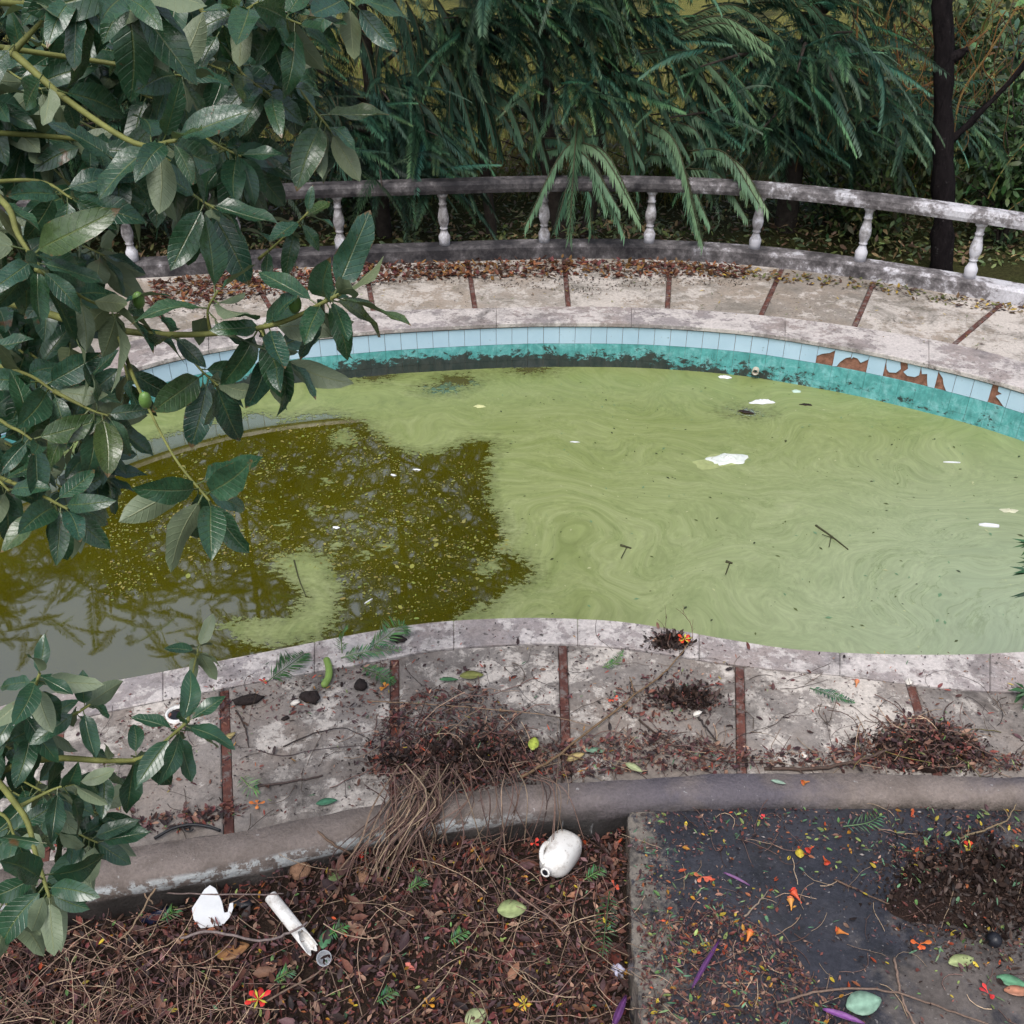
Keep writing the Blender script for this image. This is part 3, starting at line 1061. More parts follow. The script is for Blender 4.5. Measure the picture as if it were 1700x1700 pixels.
bx0, bx1, by0, by1 = -6., 9., -3., 3.95
nx, ny = 150, 90
V, F = [], []
for j in range(ny + 1):
    for i in range(nx + 1):
        x = bx0 + (bx1 - bx0) * i / nx; y = by0 + (by1 - by0) * j / ny
        V.append((x, y, soil_z(x, y)))
for j in range(ny):
    for i in range(nx):
        a = j * (nx + 1) + i
        F.append((a, a + 1, a + nx + 2, a + nx + 1))
mb = MB(); mb.add(V, F)
tag(mb.build("soil", M['soil'], None, True), "dark soil bed in front of the pool deck", None, None, 'structure')

SLAB_Z = .005
sl = [at(1043, 1336, SLAB_Z), at(1046, 1450, SLAB_Z), at(1052, 1580, SLAB_Z), at(1062, 1700, SLAB_Z), at(1078, 1850, SLAB_Z)]
right = [at(x, KERB_F(x) - 6, SLAB_Z) for x in range(1043, 2160, 60)]
sl[0] = right[0].copy()
poly = list(sl) + [Vector((8.5, .9, SLAB_Z)), Vector((8.5, right[-1].y, SLAB_Z))] + right[::-1][:-1]
poly[4] = Vector((sl[4].x, .9, SLAB_Z))
# ragged left edge
fine_edge = []
for a, b in zip(sl[:-1] + [sl[-1]], sl[1:] + [poly[4]]):
    for k in range(8):
        q = a.lerp(b, k / 8)
        fine_edge.append(q + Vector((rnd.uniform(-.012, .012), 0, 0)))
poly = fine_edge + poly[4:]
k = len(poly)
V = [tuple(p) for p in poly] + [(p.x, p.y, -.6) for p in poly]
F = [tuple(range(k)), tuple(range(2 * k - 1, k - 1, -1))] + [((i + 1) % k, i, k + i, k + (i + 1) % k) for i in range(k)]
me = bpy.data.meshes.new("concrete_slab")
me.from_pydata(V, [], F)
import bmesh
bm = bmesh.new(); bm.from_mesh(me); bmesh.ops.recalc_face_normals(bm, faces=bm.faces); bm.to_mesh(me); bm.free()
slab = link_mesh("concrete_slab", me, M['slab'])
bevel(slab, .012, 2)
tag(slab, "wet dark concrete slab beside the littered soil bed", None, None, 'structure')

# ground beyond the balustrade, out to the horizon
V, F = [], []
ys = [9.7, 10.4, 11.2, 12, 13, 14, 15, 17, 19, 22, 26, 32, 45, 80, 160, 300]
xsg = [-300, -120, -60, -30, -20, -14, -10, -8, -6, -4, -2, 0, 2, 4, 6, 8, 10, 14, 20, 30, 60, 120, 300]
for y in ys:
    for x in xsg:
        V.append((x, y, -.16 + (.05 * math.sin(x * 1.7 + y) + .04 * math.sin(2.3 * y - x)) * (1 if y > 11.5 else .2)))
for j in range(len(ys) - 1):
    for i in range(len(xsg) - 1):
        a = j * len(xsg) + i
        F.append((a, a + 1, a + len(xsg) + 1, a + len(xsg)))
# a lower sheet under everything
b = len(V)
V += [(-300, -60, -1.7), (300, -60, -1.7), (300, 300, -1.7), (-300, 300, -1.7)]
F.append((b, b + 1, b + 2, b + 3))
mb = MB(); mb.add(V, F)
tag(mb.build("ground", M['ground']), "shaded grassy ground behind the balustrade", None, None, 'structure')

# ------------------------------------------------------------------ feathery trees behind the balustrade
M['spray'] = m_attr("feathery_leaf", .5, .35, 7., .3, .25)
M['bark'] = m_plain("grey_brown_bark", (.045, .036, .030), .85, .5, 12., .2, .8, .015)
def m_black_bark():
    n = NT("blackened_bark")
    p = n.mapping(n.pos(), scale=(1, 1, .35))
    a = n.noise(p, 14, 7, .75, .3)
    c = n.ramp(a, [(.3, (.005, .004, .005)), (.7, (.024, .019, .020))])
    l_ = n.ramp(n.noise(n.pos(), 16, 6, .75), [(.62, 0.), (.68, 1.)])
    c = n.mix(n.math('MULTIPLY', l_, .6), c, (.13, .12, .12))
    return n.done(n.bsdf(c, .95, n.bump(a, 1., .05), .1))


M['bark_dark'] = m_black_bark()


def blade(mbv, mbf, p, d, L, w, up):
    d = d.normalized()
    s = d.cross(up)
    if s.length < 1e-4: s = Vector((1, 0, 0))
    s.normalize()
    dn = Vector((0, 0, -1))
    b = len(mbv)
    m1 = p + d * L * .35 + dn * L * .03
    m2 = p + d * L * .72 + dn * L * .12
    t = p + d * L * .98 + dn * L * .26
    mbv += [p, m1 + s * w, m1 - s * w, m2 + s * w * .75, m2 - s * w * .75, t]
    mbf += [(b, b + 2, b + 1), (b + 1, b + 2, b + 4), (b + 1, b + 4, b + 3), (b + 3, b + 4, b + 5)]


def kite(mbv, mbf, p, d, L, w, up):
    d = d.normalized()
    s = d.cross(up)
    if s.length < 1e-4: s = Vector((1, 0, 0))
    s.normalize()
    b = len(mbv)
    m1 = p + d * L * .45
    mbv += [p, m1 - s * w, p + d * L + Vector((0, 0, -.18 * L)), m1 + s * w]
    mbf += [(b, b + 1, b + 3), (b + 1, b + 2, b + 3)]


def spray_variant(seed, slope, droop, pairs=24):
    r = random.Random(seed)
    V, F, stem, sh = [], [], [], []
    sway = r.uniform(-.18, .18)
    for k in range(9):
        t = k / 8
        stem.append(Vector((t * (1 - .12 * droop * t), sway * t * t, slope * t - droop * t * t)))
    def S(t):
        f = t * 8; i = min(7, int(f)); return stem[i].lerp(stem[i + 1], f - i)
    for k in range(pairs):
        t = .10 + .90 * (k + r.uniform(-.3, .3)) / pairs
        t = min(.999, max(.03, t))
        p = S(t); tg = (S(min(1, t + .04)) - S(max(0, t - .04))).normalized()
        sd = tg.cross(Vector((0, 0, 1))).normalized()
        L = (.105 + .05 * math.sin(math.pi * min(1, t * 1.25) ** .8)) * r.uniform(.8, 1.15) * (1 if t < .8 else 1 - (t - .8) * 1.6)
        for s in (-1, 1):
            d = tg * r.uniform(.55, .8) + sd * s * r.uniform(.5, .8) + Vector((0, 0, -1)) * r.uniform(.1, .35)
            kite(V, F, p, d, L, .0078 * r.uniform(.8, 1.2), Vector((0, 0, 1)) + sd * s * .5)
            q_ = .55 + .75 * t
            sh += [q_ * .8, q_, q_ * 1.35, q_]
    # the stem itself: a thin three-sided strip
    b = len(V)
    for i, p in enumerate(stem):
        w = .008 * (1 - i / 9)
        V += [p + Vector((0, w, 0)), p + Vector((0, -w, 0)), p + Vector((0, 0, -w))]
    for i in range(8):
        for k in range(3):
            F.append((b + i * 3 + k, b + i * 3 + (k + 1) % 3, b + i * 3 + 3 + (k + 1) % 3))
            F.append((b + i * 3 + k, b + i * 3 + 3 + (k + 1) % 3, b + i * 3 + 3 + k))
    sh += [.6] * (len(V) - len(sh))
    return np.array([tuple(v) for v in V]), np.array(F), np.array(sh)


SPRAYS = [spray_variant(i, .22 - .2 * (i % 4), .12 + .14 * (i % 5), 40 + 4 * (i % 3)) for i in range(12)]


def feathery_tree(name, label, base, top, rtrunk, H, zmin, rad, n, bend=(0, 0), heroes=(), shade=1.0, col=(.044, .108, .064), stems=None, arcs=(0, 2 * math.pi)):
    root = empty(name, base)
    tag(root, label, "tree", "feathery trees behind the balustrade")
    r = np.random.default_rng(abs(hash(label)) % 1000 if False else sum(map(ord, label)))
    b = Vector(base); tp = Vector(top)
    path = [Vector((0, 0, -.3))] + [(tp - b) * t + Vector((bend[0] * math.sin(math.pi * t), bend[1] * math.sin(math.pi * t), 0)) + Vector((r.normal(0, .03), r.normal(0, .03), 0)) for t in (.0, .12, .25, .4, .55, .7, .85, 1)]
    mb = MB()
    sm = crom(path, 3)
    mb.tube(sm, [rtrunk * (1.25 - 1.05 * i / (len(sm) - 1)) for i in range(len(sm))], 9)
    P, Yw, Sc, Pt = [], [], [], []
    nl = max(8, n // 9)
    for k in range(nl):
        t = r.uniform(.0, 1) ** (1.4 if H > 6 else .9)
        z = zmin + (H - zmin) * t
        ft = min(.98, max(.05, z / (tp.z - b.z)))
        o = sm[int(ft * (len(sm) - 1))]
        a = r.uniform(*arcs)
        Ln = rad * (1.0 - .55 * t) * r.uniform(.55, 1.05)
        e = o + Vector((math.cos(a) * Ln, math.sin(a) * Ln, Ln * r.uniform(.05, .5)))
        m_ = o.lerp(e, .5) + Vector((0, 0, .12 * Ln))
        lp = crom([o, m_, e], 3)
        mb.tube(lp, [max(.006, rtrunk * .32 * (1 - .8 * i / (len(lp) - 1))) for i in range(len(lp))], 5)
        for q in range(int(3.6 * n / nl)):
            f = r.uniform(.15, 1)
            P.append(lp[int(f * (len(lp) - 1))] + Vector((r.normal(0, .2), r.normal(0, .2), r.normal(0, .14))))
            Yw.append(a + r.normal(0, .6) if r.uniform() < .4 else r.normal(-.75, .5)); Sc.append(r.uniform(.42, .85)); Pt.append(r.normal(.0, .3))
    for k in range(int(170 * (H - 3.2) / 3.5)):          # the upper crown, above the picture's edge
        z = r.uniform(3.2, H + .2); a = r.uniform(0, 6.283); q = math.sqrt(r.uniform(.02, 1)) * rad * (1.1 - .5 * (z - 3.2) / (H - 2.9))
        o = sm[int(min(.98, z / (tp.z - b.z)) * (len(sm) - 1))]
        P.append(Vector((o.x + math.cos(a) * q, o.y + math.sin(a) * q, z))); Yw.append(a + r.normal(0, .6)); Sc.append(r.uniform(.6, 1.0)); Pt.append(r.normal(0, .3))
    mb.build("trunk", M['bark'], root, True)
    chunks = []
    P = np.array([tuple(p) for p in P]); Yw = np.array(Yw); Sc = np.array(Sc); Pt = np.array(Pt)
    var = r.integers(0, len(SPRAYS), len(P))
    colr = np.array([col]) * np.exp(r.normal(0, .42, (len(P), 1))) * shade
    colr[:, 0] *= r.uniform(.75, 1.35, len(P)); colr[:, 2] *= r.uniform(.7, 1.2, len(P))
    for v in range(len(SPRAYS)):
        m = var == v
        if m.any():
            bv, bf, bs = SPRAYS[v]
            cv3 = inst(bv, bf, rots(Yw[m], Pt[m], r.normal(0, .15, m.sum())), P[m], Sc[m], colr[m])
            bs = np.tile(bs, int(m.sum()))[:, None]
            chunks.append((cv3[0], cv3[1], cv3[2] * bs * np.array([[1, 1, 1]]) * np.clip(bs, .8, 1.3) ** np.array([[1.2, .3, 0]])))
    hh = []
    for hx0, hy0, hx1, hy1, Y0, Y1, bright in heroes:
        hh.append((hx0, hy0, hx1, hy1, Y0, Y1, bright))
        for k in range(3):
            hh.append((hx0 + r.normal(0, 26), hy0 + r.normal(-4, 18), hx1 + r.normal(-16, 26), hy1 + r.normal(-16, 16), Y0 + .1, Y1 + r.uniform(0, .3), max(0, bright - .25 * k)))
    for hx0, hy0, hx1, hy1, Y0, Y1, bright in hh:
        A, B_ = aty(hx0, hy0, Y0) - b, aty(hx1, hy1, Y1) - b
        v = int(r.integers(0, len(SPRAYS)))
        # arching hero frond: a curve from A to B with its own blades
        up = Vector((0, 0, .22 * (B_ - A).length))
        cv_ = crom([A, A.lerp(B_, .5) + up, B_], 6)
        V, F = [], []
        Lh = (B_ - A).length
        cvs = cv_
        rr = random.Random(int(hx0 * 7 + hy1))
        np_ = int(46 * max(1, Lh))
        for k in range(np_):
            t = .06 + .94 * k / np_
            f = t * (len(cvs) - 1); i = min(len(cvs) - 2, int(f)); p = cvs[i].lerp(cvs[i + 1], f - i)
            tg = (cvs[i + 1] - cvs[i]).normalized()
            sd = tg.cross(Vector((0, 0, 1)));  sd = sd.normalized() if sd.length > .01 else Vector((1, 0, 0))
            for s in (-1, 1):
                d = tg * rr.uniform(.6, .9) + sd * s * rr.uniform(.3, .55) + Vector((0, 0, -1)) * rr.uniform(.2, .5)
                blade(V, F, p, d, rr.uniform(.12, .175) * (1 if t < .85 else .7), .0085, Vector((0, 0, 1)) + sd * s * .4)
        V = np.array([tuple(x) for x in V]); F = np.array(F)
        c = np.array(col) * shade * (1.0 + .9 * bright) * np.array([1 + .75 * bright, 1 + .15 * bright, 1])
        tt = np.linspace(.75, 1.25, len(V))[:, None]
        chunks.append((V, F, c[None] * tt))
        mb2 = MB()
        chunks_st = cv_
        mb2.tube(chunks_st, [.012 * (1 - .7 * i / len(chunks_st)) for i in range(len(chunks_st))], 4)
        sv = np.array(mb2.v); 
        chunks.append((sv, np.array([f for f in mb2.f if len(f) == 4]), np.tile(np.array([[.06, .06, .03]]), (len(sv), 1))))
    np_mesh("crown", chunks, M['spray'], root)
    return root


def gp(px, py): return at(px, py, -.16)


GZ = -.16
feathery_tree("feathery_tree", "feathery tree with the tallest dark stem at the middle of the balustrade", gp(930, 392), gp(930, 392) + Vector((-.75, .3, 7.6)), .10, 7.4, 2.45, 1.6, 170, (-.1, 0),
              heroes=[(1010, 120, 1145, 262, 12.2, 11.8, .35), (850, 150, 912, 280, 12.3, 11.9, .3), (925, 235, 1064, 372, 11.9, 10.85, .9), (1060, 30, 1150, 190, 12.3, 12, .2), (960, 200, 945, 402, 11.9, 10.85, .6), (900, 250, 1030, 350, 12, 10.95, .5), (800, 120, 830, 260, 12.5, 12.2, .1)])
feathery_tree("feathery_tree", "thin feathery tree left of the tallest dark stem, behind the rail", gp(815, 388), gp(815, 388) + Vector((.1, .6, 7.2)), .065, 7.2, 2.4, 1.4, 110, (-.12, .1),
              heroes=[(700, 30, 765, 200, 12.4, 12.2, .05), (760, 60, 800, 230, 12.6, 12.2, .0), (650, 110, 690, 290, 12.4, 11.9, .0)], shade=.85)
feathery_tree("feathery_tree", "leaning feathery tree just right of the tallest dark stem", gp(965, 398), gp(965, 398) + Vector((.85, .4, 7.0)), .07, 7.0, 2.4, 1.5, 140, (.05, .1),
              heroes=[(1090, 230, 1168, 408, 11.8, 10.85, .8), (1000, 60, 1040, 190, 12.6, 12.2, .1), (1020, 190, 1062, 330, 12.2, 11.7, .3)])
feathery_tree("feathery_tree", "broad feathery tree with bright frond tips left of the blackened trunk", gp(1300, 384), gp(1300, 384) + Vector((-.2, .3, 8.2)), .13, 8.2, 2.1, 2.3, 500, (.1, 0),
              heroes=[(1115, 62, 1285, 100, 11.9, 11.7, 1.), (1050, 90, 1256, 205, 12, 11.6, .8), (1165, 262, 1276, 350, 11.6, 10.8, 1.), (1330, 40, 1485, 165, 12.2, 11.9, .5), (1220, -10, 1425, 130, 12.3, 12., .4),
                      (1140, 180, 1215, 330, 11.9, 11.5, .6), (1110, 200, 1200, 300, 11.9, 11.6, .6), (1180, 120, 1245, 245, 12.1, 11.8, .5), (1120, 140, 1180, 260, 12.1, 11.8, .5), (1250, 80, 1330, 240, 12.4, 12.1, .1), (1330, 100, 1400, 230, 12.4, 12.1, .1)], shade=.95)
feathery_tree("feathery_tree", "shaded feathery tree overhanging the rail beside the big glossy leaves", gp(640, 392), gp(640, 392) + Vector((-.2, .2, 7.4)), .09, 7.4, 1.9, 1.8, 330, (0, 0),
              heroes=[(600, 60, 640, 250, 12.1, 11.7, .05), (545, 150, 590, 318, 11.9, 11.5, .1), (690, 160, 720, 300, 12., 11.8, .1), (660, 10, 700, 150, 12.3, 12, .05), (730, 100, 790, 240, 12.1, 11.8, .15)], shade=.8, col=(.042, .104, .066))
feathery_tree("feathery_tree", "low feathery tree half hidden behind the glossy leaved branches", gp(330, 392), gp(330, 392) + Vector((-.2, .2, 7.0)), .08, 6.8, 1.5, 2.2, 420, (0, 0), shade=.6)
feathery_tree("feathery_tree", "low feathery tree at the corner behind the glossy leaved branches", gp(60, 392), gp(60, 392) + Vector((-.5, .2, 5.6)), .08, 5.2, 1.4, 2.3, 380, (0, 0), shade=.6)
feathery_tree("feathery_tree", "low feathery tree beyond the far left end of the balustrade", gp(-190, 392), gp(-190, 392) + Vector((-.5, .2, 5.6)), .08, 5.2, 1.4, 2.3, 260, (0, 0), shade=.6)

# dark trunk with tangled bare twigs
b0 = at(1562, 452, -.16)
dark = tag(empty("dark_trunk_tree", b0), "thick blackened tree trunk rising behind the balustrade, hung with bare orange twigs", "tree")
mb = MB()
path = [(.03, 0, -.3), (0, 0, .0), (-.11, .02, .6), (-.30, .03, 1.4), (-.47, .05, 2.2), (-.66, .08, 3.0), (-.82, .15, 4.2), (-.85, .25, 5.6), (-.7, .4, 7.2)]
sm = crom(path, 4)
mb.tube(sm, [.138 - .085 * i / (len(sm) - 1) + .010 * math.sin(i * 2.1) + .008 * math.sin(i * 5.3) for i in range(len(sm))], 14)
for a, c_, e, r_ in [((-.30, .03, 1.40), (-.02, -.04, 1.75), (.55, -.2, 2.7), .042), ((-.50, .05, 2.25), (-.36, .0, 2.32), (-.30, -.03, 2.38), .07), ((-.75, .1, 3.6), (.1, .3, 4.4), (.9, .5, 5.2), .06), ((-.78, .1, 3.8), (-1.4, .2, 4.8), (-1.9, .3, 5.6), .06)]:
    lp = crom([a, c_, e], 5)
    mb.tube(lp, [r_ * (1 - .55 * i / (len(lp) - 1)) for i in range(len(lp))], 8)
rj = random.Random(4)
mb.v = [(a_ + rj.gauss(0, .007), b_ + rj.gauss(0, .007), c_ + rj.gauss(0, .01)) for a_, b_, c_ in mb.v]
o = mb.build("trunk", M['bark_dark'], dark, True)
ch = []
r = np.random.default_rng(5)
tw = MB()
for k in range(70):
    px0, py0 = r.uniform(1390, 1720), r.uniform(-60, 120)
    Yk = r.uniform(11.5, 13.0)
    p = aty(px0, py0, Yk) - b0
    pts_ = [p]
    d = Vector((r.normal(0, .5), r.normal(0, .15), -.6))
    for s in range(int(r.integers(5, 11))):
        d = d * .75 + Vector((r.normal(0, .28), r.normal(0, .12), -.22 + r.normal(0, .2)))
        pts_.append(pts_[-1] + d.normalized() * .13)
    cc = [(.20, .10, .03), (.13, .08, .035), (.24, .15, .05), (.10, .06, .04)][int(r.integers(0, 4))]
    tw.tube(crom(pts_, 3), .0055 * r.uniform(.6, 1.3), 4, tuple(.85 * q_ for q_ in cc), False)
# long sweeping ones as in the photograph
for pl, cc, rr in [([(1690, 10), (1640, 90), (1595, 160), (1580, 250), (1572, 330)], (.22, .14, .05), .012), ([(1500, 20), (1545, 55), (1560, 90), (1600, 80), (1640, 50)], (.2, .1, .04), .009), ([(1485, 40), (1500, 140), (1540, 140), (1580, 110), (1620, 60)], (.2, .1, .04), .009),
                   ([(1570, 120), (1568, 200), (1575, 280), (1565, 330)], (.2, .17, .06), .006), ([(1425, 0), (1422, 60), (1425, 110), (1445, 130)], (.2, .11, .04), .008), ([(1640, 330), (1660, 290), (1690, 250), (1710, 230)], (.2, .16, .05), .007), ([(1600, 330), (1650, 360), (1700, 330)], (.2, .15, .05), .006)]:
    tw.tube(crom([aty(a, c_, 11.9) - b0 for a, c_ in pl], 5), rr, 5, cc, False)
tw.build("hanging_twigs", M['twig'], dark)["kind"] = "stuff"

# ------------------------------------------------------------------ shrubs and undergrowth behind
M['bushleaf'] = m_attr("shrub_leaf", .5, .3, 15., .4, .25)
leafv = np.array([(0, 0, 0), (.3, .2, -.02), (.3, -.2, -.02), (.68, .16, -.10), (.68, -.16, -.10), (1, 0, -.24)])
leaff = np.array([(0, 2, 1), (1, 2, 4), (1, 4, 3), (3, 4, 5)])


def shrub(label, c, rx, ry, h, n, col, seed, leaf=.13, name="shrub", group="shrubs behind the balustrade"):
    r = np.random.default_rng(seed)
    root = tag(empty(name, c), label, "shrub", group)
    mb = MB()
    tips = []
    for k in range(max(7, n // 110)):
        a = r.uniform(0, 6.28); q = math.sqrt(r.uniform(0, 1))
        e = Vector((math.cos(a) * rx * q, math.sin(a) * ry * q, h * r.uniform(.45, 1)))
        lp = crom([Vector((0, 0, -.1)), Vector((e.x * .25, e.y * .25, e.z * .55)), e], 4)
        mb.tube(lp, [.018 * (1 - .7 * i / (len(lp) - 1)) for i in range(len(lp))], 5)
        tips.append(lp)
    mb.build("stem", M['bark'], root, True)
    P = []
    for k in range(n):
        lp = tips[int(r.integers(0, len(tips)))]
        q = lp[int(r.uniform(.35, 1) * (len(lp) - 1))]
        P.append((q.x + r.normal(0, .16), q.y + r.normal(0, .16), max(.03, q.z + r.normal(0, .16))))
    P = np.array(P)
    C = np.array([col]) * 1.6 * np.exp(r.normal(0, .45, (n, 1))) * r.uniform(.75, 1.3, (n, 3))
    np_mesh("crown", [inst(leafv, leaff, rots(r.uniform(0, 6.28, n), r.normal(.35, .5, n), r.normal(0, .5, n)), P, leaf * r.uniform(.6, 1.3, n), C)], M['bushleaf'], root)


shrub("dense dark green shrub behind the rail end beside the blackened trunk", at(1660, 405, GZ), .9, .7, 1.7, 1500, (.035, .062, .022), 1)
shrub("olive green shrub with yellowish twigs just left of the blackened trunk", at(1455, 395, GZ), .8, .6, 1.0, 1100, (.045, .062, .02), 2, .11)
shrub("tall grey green shrub at the far corner beyond the blackened trunk", at(1705, 330, GZ), 1.2, .9, 2.6, 1900, (.045, .075, .045), 3, .17)
shrub("small bushy shrub under the broad feathery tree", at(1370, 380, GZ), .7, .5, .8, 700, (.03, .055, .02), 4, .1)
shrub("tall yellow green shrub far behind the blackened trunk", at(1500, 300, GZ), 1.3, .9, 2.0, 1500, (.06, .075, .02), 5, .15)
shrub("dark shrub beneath the shaded feathery tree by the rail", at(600, 370, GZ), .9, .6, 1.0, 900, (.022, .042, .018), 6, .12)
shrub("dark low shrub behind the glossy leaved branches", at(180, 385, GZ), 1.3, .7, 1.2, 1100, (.022, .04, .018), 7, .13)
shrub("loose yellowish shrub seen between the thin feathery stems", at(750, 318, GZ), 1.0, .8, 1.0, 800, (.075, .085, .02), 8, .12)
shrub("loose sunlit shrub seen right of the tallest dark stem", at(1090, 315, GZ), 1.1, .8, 1.0, 800, (.06, .075, .02), 9, .12)

shrub("dry orange brown bush left of the blackened trunk", at(1425, 300, GZ), .9, .6, 1.5, 1200, (.10, .065, .022), 13, .10)
shrub("dry tan bush far behind the thin feathery stems", at(905, 300, GZ), 1.2, .6, 1.0, 900, (.11, .085, .03), 14, .10)
shrub("dry straw coloured bush beyond the blackened trunk's top", at(1660, 250, GZ), 1.2, .7, 1.8, 1200, (.10, .085, .03), 15, .11)
shrub("broad mid green shrub behind the blackened trunk's right side", at(1625, 345, GZ), 1.3, .8, 2.3, 2100, (.05, .085, .035), 10, .15)
shrub("feathery yellow green thicket between the broad tree and the blackened trunk", at(1420, 330, GZ), 1.2, .8, 1.7, 1700, (.055, .075, .022), 11, .11)
shrub("shadowy thicket at the top of the view beyond the blackened trunk", at(1560, 235, GZ), 2.4, 1.0, 2.6, 2400, (.045, .07, .028), 12, .17)

# low ground cover under the trees
r = np.random.default_rng(21)
N = 15000
gxx = r.uniform(-8, 9, N); gyy = 11.35 + r.gamma(1.6, 1.3, N)
hump = .12 * (np.sin(gxx * 1.9 + gyy) + np.sin(gxx * .8 - gyy * 2.1)) + .12
P = np.c_[gxx, gyy, GZ + r.uniform(.0, 1., N) * np.clip(hump, .05, .4)]
pal = np.array([(.05, .065, .02), (.035, .05, .018), (.075, .075, .028), (.10, .07, .035), (.065, .04, .025), (.05, .07, .035)]) * 2.6
C = pal[r.integers(0, len(pal), N)] * np.exp(r.normal(0, .35, (N, 1)))
o = np_mesh("undergrowth", [inst(leafv, leaff, rots(r.uniform(0, 6.28, N), r.normal(-.1, .5, N), r.normal(0, .5, N)), P, r.uniform(.04, .12, N), C)], M['bushleaf'])
tag(o, "low leafy ground cover under the trees behind the balustrade", None, None, 'stuff')

gv = np.array([(0, -.018, 0), (0, .018, 0), (.1, .014, .55), (.1, -.014, .55), (.34, 0, 1.)])
gf3 = np.array([(0, 1, 2), (0, 2, 3), (3, 2, 4)])
N = 26000
P = np.c_[r.uniform(-11, 13, N), r.uniform(13.6, 27, N), np.full(N, GZ - .02)]
C = np.array([(.14, .14, .035)]) * np.exp(r.normal(0, .35, (N, 1))) * r.uniform(.75, 1.25, (N, 3))
o = np_mesh("grass", [inst(gv, gf3, rots(r.uniform(0, 6.28, N), r.normal(0, .25, N), r.normal(0, .25, N)), P, r.uniform(.18, .5, N), C)], M['bushleaf'])
tag(o, "rough yellow green grass beyond the trees", None, None, 'stuff')

# ------------------------------------------------------------------ glossy leaved tree in the foreground
def m_glossy():
    n = NT("glossy_leaf")
    uv = n.attr("col")
    sp = n.sep(uv)
    ac, al = sp[0], sp[1]                   # |across| 0..1, along 0..1
    oi = n.node("ShaderNodeObjectInfo").outputs['Random']
    p = n.node("ShaderNodeTexCoord").outputs['Object']
    v = n.math('SINE', n.math('MULTIPLY', n.math('SUBTRACT', al, n.math('MULTIPLY', ac, .16)), 62.))
    vein = n.ramp(v, [(.80, 0.), (.97, 1.)])
    rib = n.ramp(ac, [(.0, 1.), (.075, 0.)])
    base = n.ramp(oi, [(0., (.018, .056, .030)), (.3, (.027, .080, .032)), (.6, (.022, .068, .046)), (.85, (.036, .098, .052)), (1., (.060, .088, .016))])
    mot = n.noise(p, 14, 4, .6)
    base = n.mix(1.0, base, n.ramp(mot, [(.3, .75), (.7, 1.25)]), 'MULTIPLY')
    top = n.mix(n.math('MULTIPLY', vein, .22), base, (.10, .15, .05))
    top = n.mix(n.math('MULTIPLY', rib, .7), top, (.16, .19, .06))
    bro = n.math('MULTIPLY', n.ramp(n.noise(n.node("ShaderNodeVectorMath", {0: p, 1: n.node("ShaderNodeCombineXYZ", {0: n.math('MULTIPLY', oi, 40.)}).outputs[0]}, operation='ADD').outputs[0], 9, 4, .65), [(.66, 0.), (.71, 1.)]), .8)
    top = n.mix(bro, top, (.13, .055, .02))
    tipb = n.math('MULTIPLY', n.ramp(n.math('ADD', n.math('MAXIMUM', n.math('MULTIPLY', al, .9), n.math('MULTIPLY', ac, .84)), n.math('MULTIPLY', mot, .30)), [(.98, 0.), (1., 1.)]), n.ramp(oi, [(.45, 0.), (.6, 1.)]))
    top = n.mix(n.math('MULTIPLY', tipb, .8), top, (.16, .085, .03))
    under = n.ramp(oi, [(0., (.12, .16, .085)), (.5, (.155, .20, .115)), (1., (.10, .125, .05))])
    under = n.mix(n.math('MULTIPLY', vein, .25), under, (.22, .26, .14))
    under = n.mix(n.math('MULTIPLY', rib, .6), under, (.26, .28, .12))
    under = n.mix(n.math('MULTIPLY', bro, .6), under, (.14, .07, .03))
    bf = n.node("ShaderNodeNewGeometry").outputs['Backfacing']
    c = n.mix(bf, top, under)
    rough = n.math('ADD', n.math('MULTIPLY', bf, .28), n.math('ADD', n.math('MULTIPLY', mot, .22), .17))
    h = n.math('ADD', n.math('MULTIPLY', vein, -.5), n.math('ADD', n.math('MULTIPLY', rib, -1.), n.math('MULTIPLY', mot, .8)))
    sh = n.bsdf(c, rough, n.bump(h, .45, .004), .75)
    tr = n.node("ShaderNodeBsdfTranslucent", {'Color': n.mix(.5, c, (.06, .12, .01))}).outputs[0]
    return n.done(n.node("ShaderNodeMixShader", {0: .16, 1: sh, 2: tr}).outputs[0])


M['glossy'] = m_glossy()
M['shoot'] = m_plain("green_shoot_bark", (.16, .17, .05), .6, .4, 16., .3)
M['branch'] = m_plain("branch_bark", (.13, .11, .055), .75, .5, 14., .25)


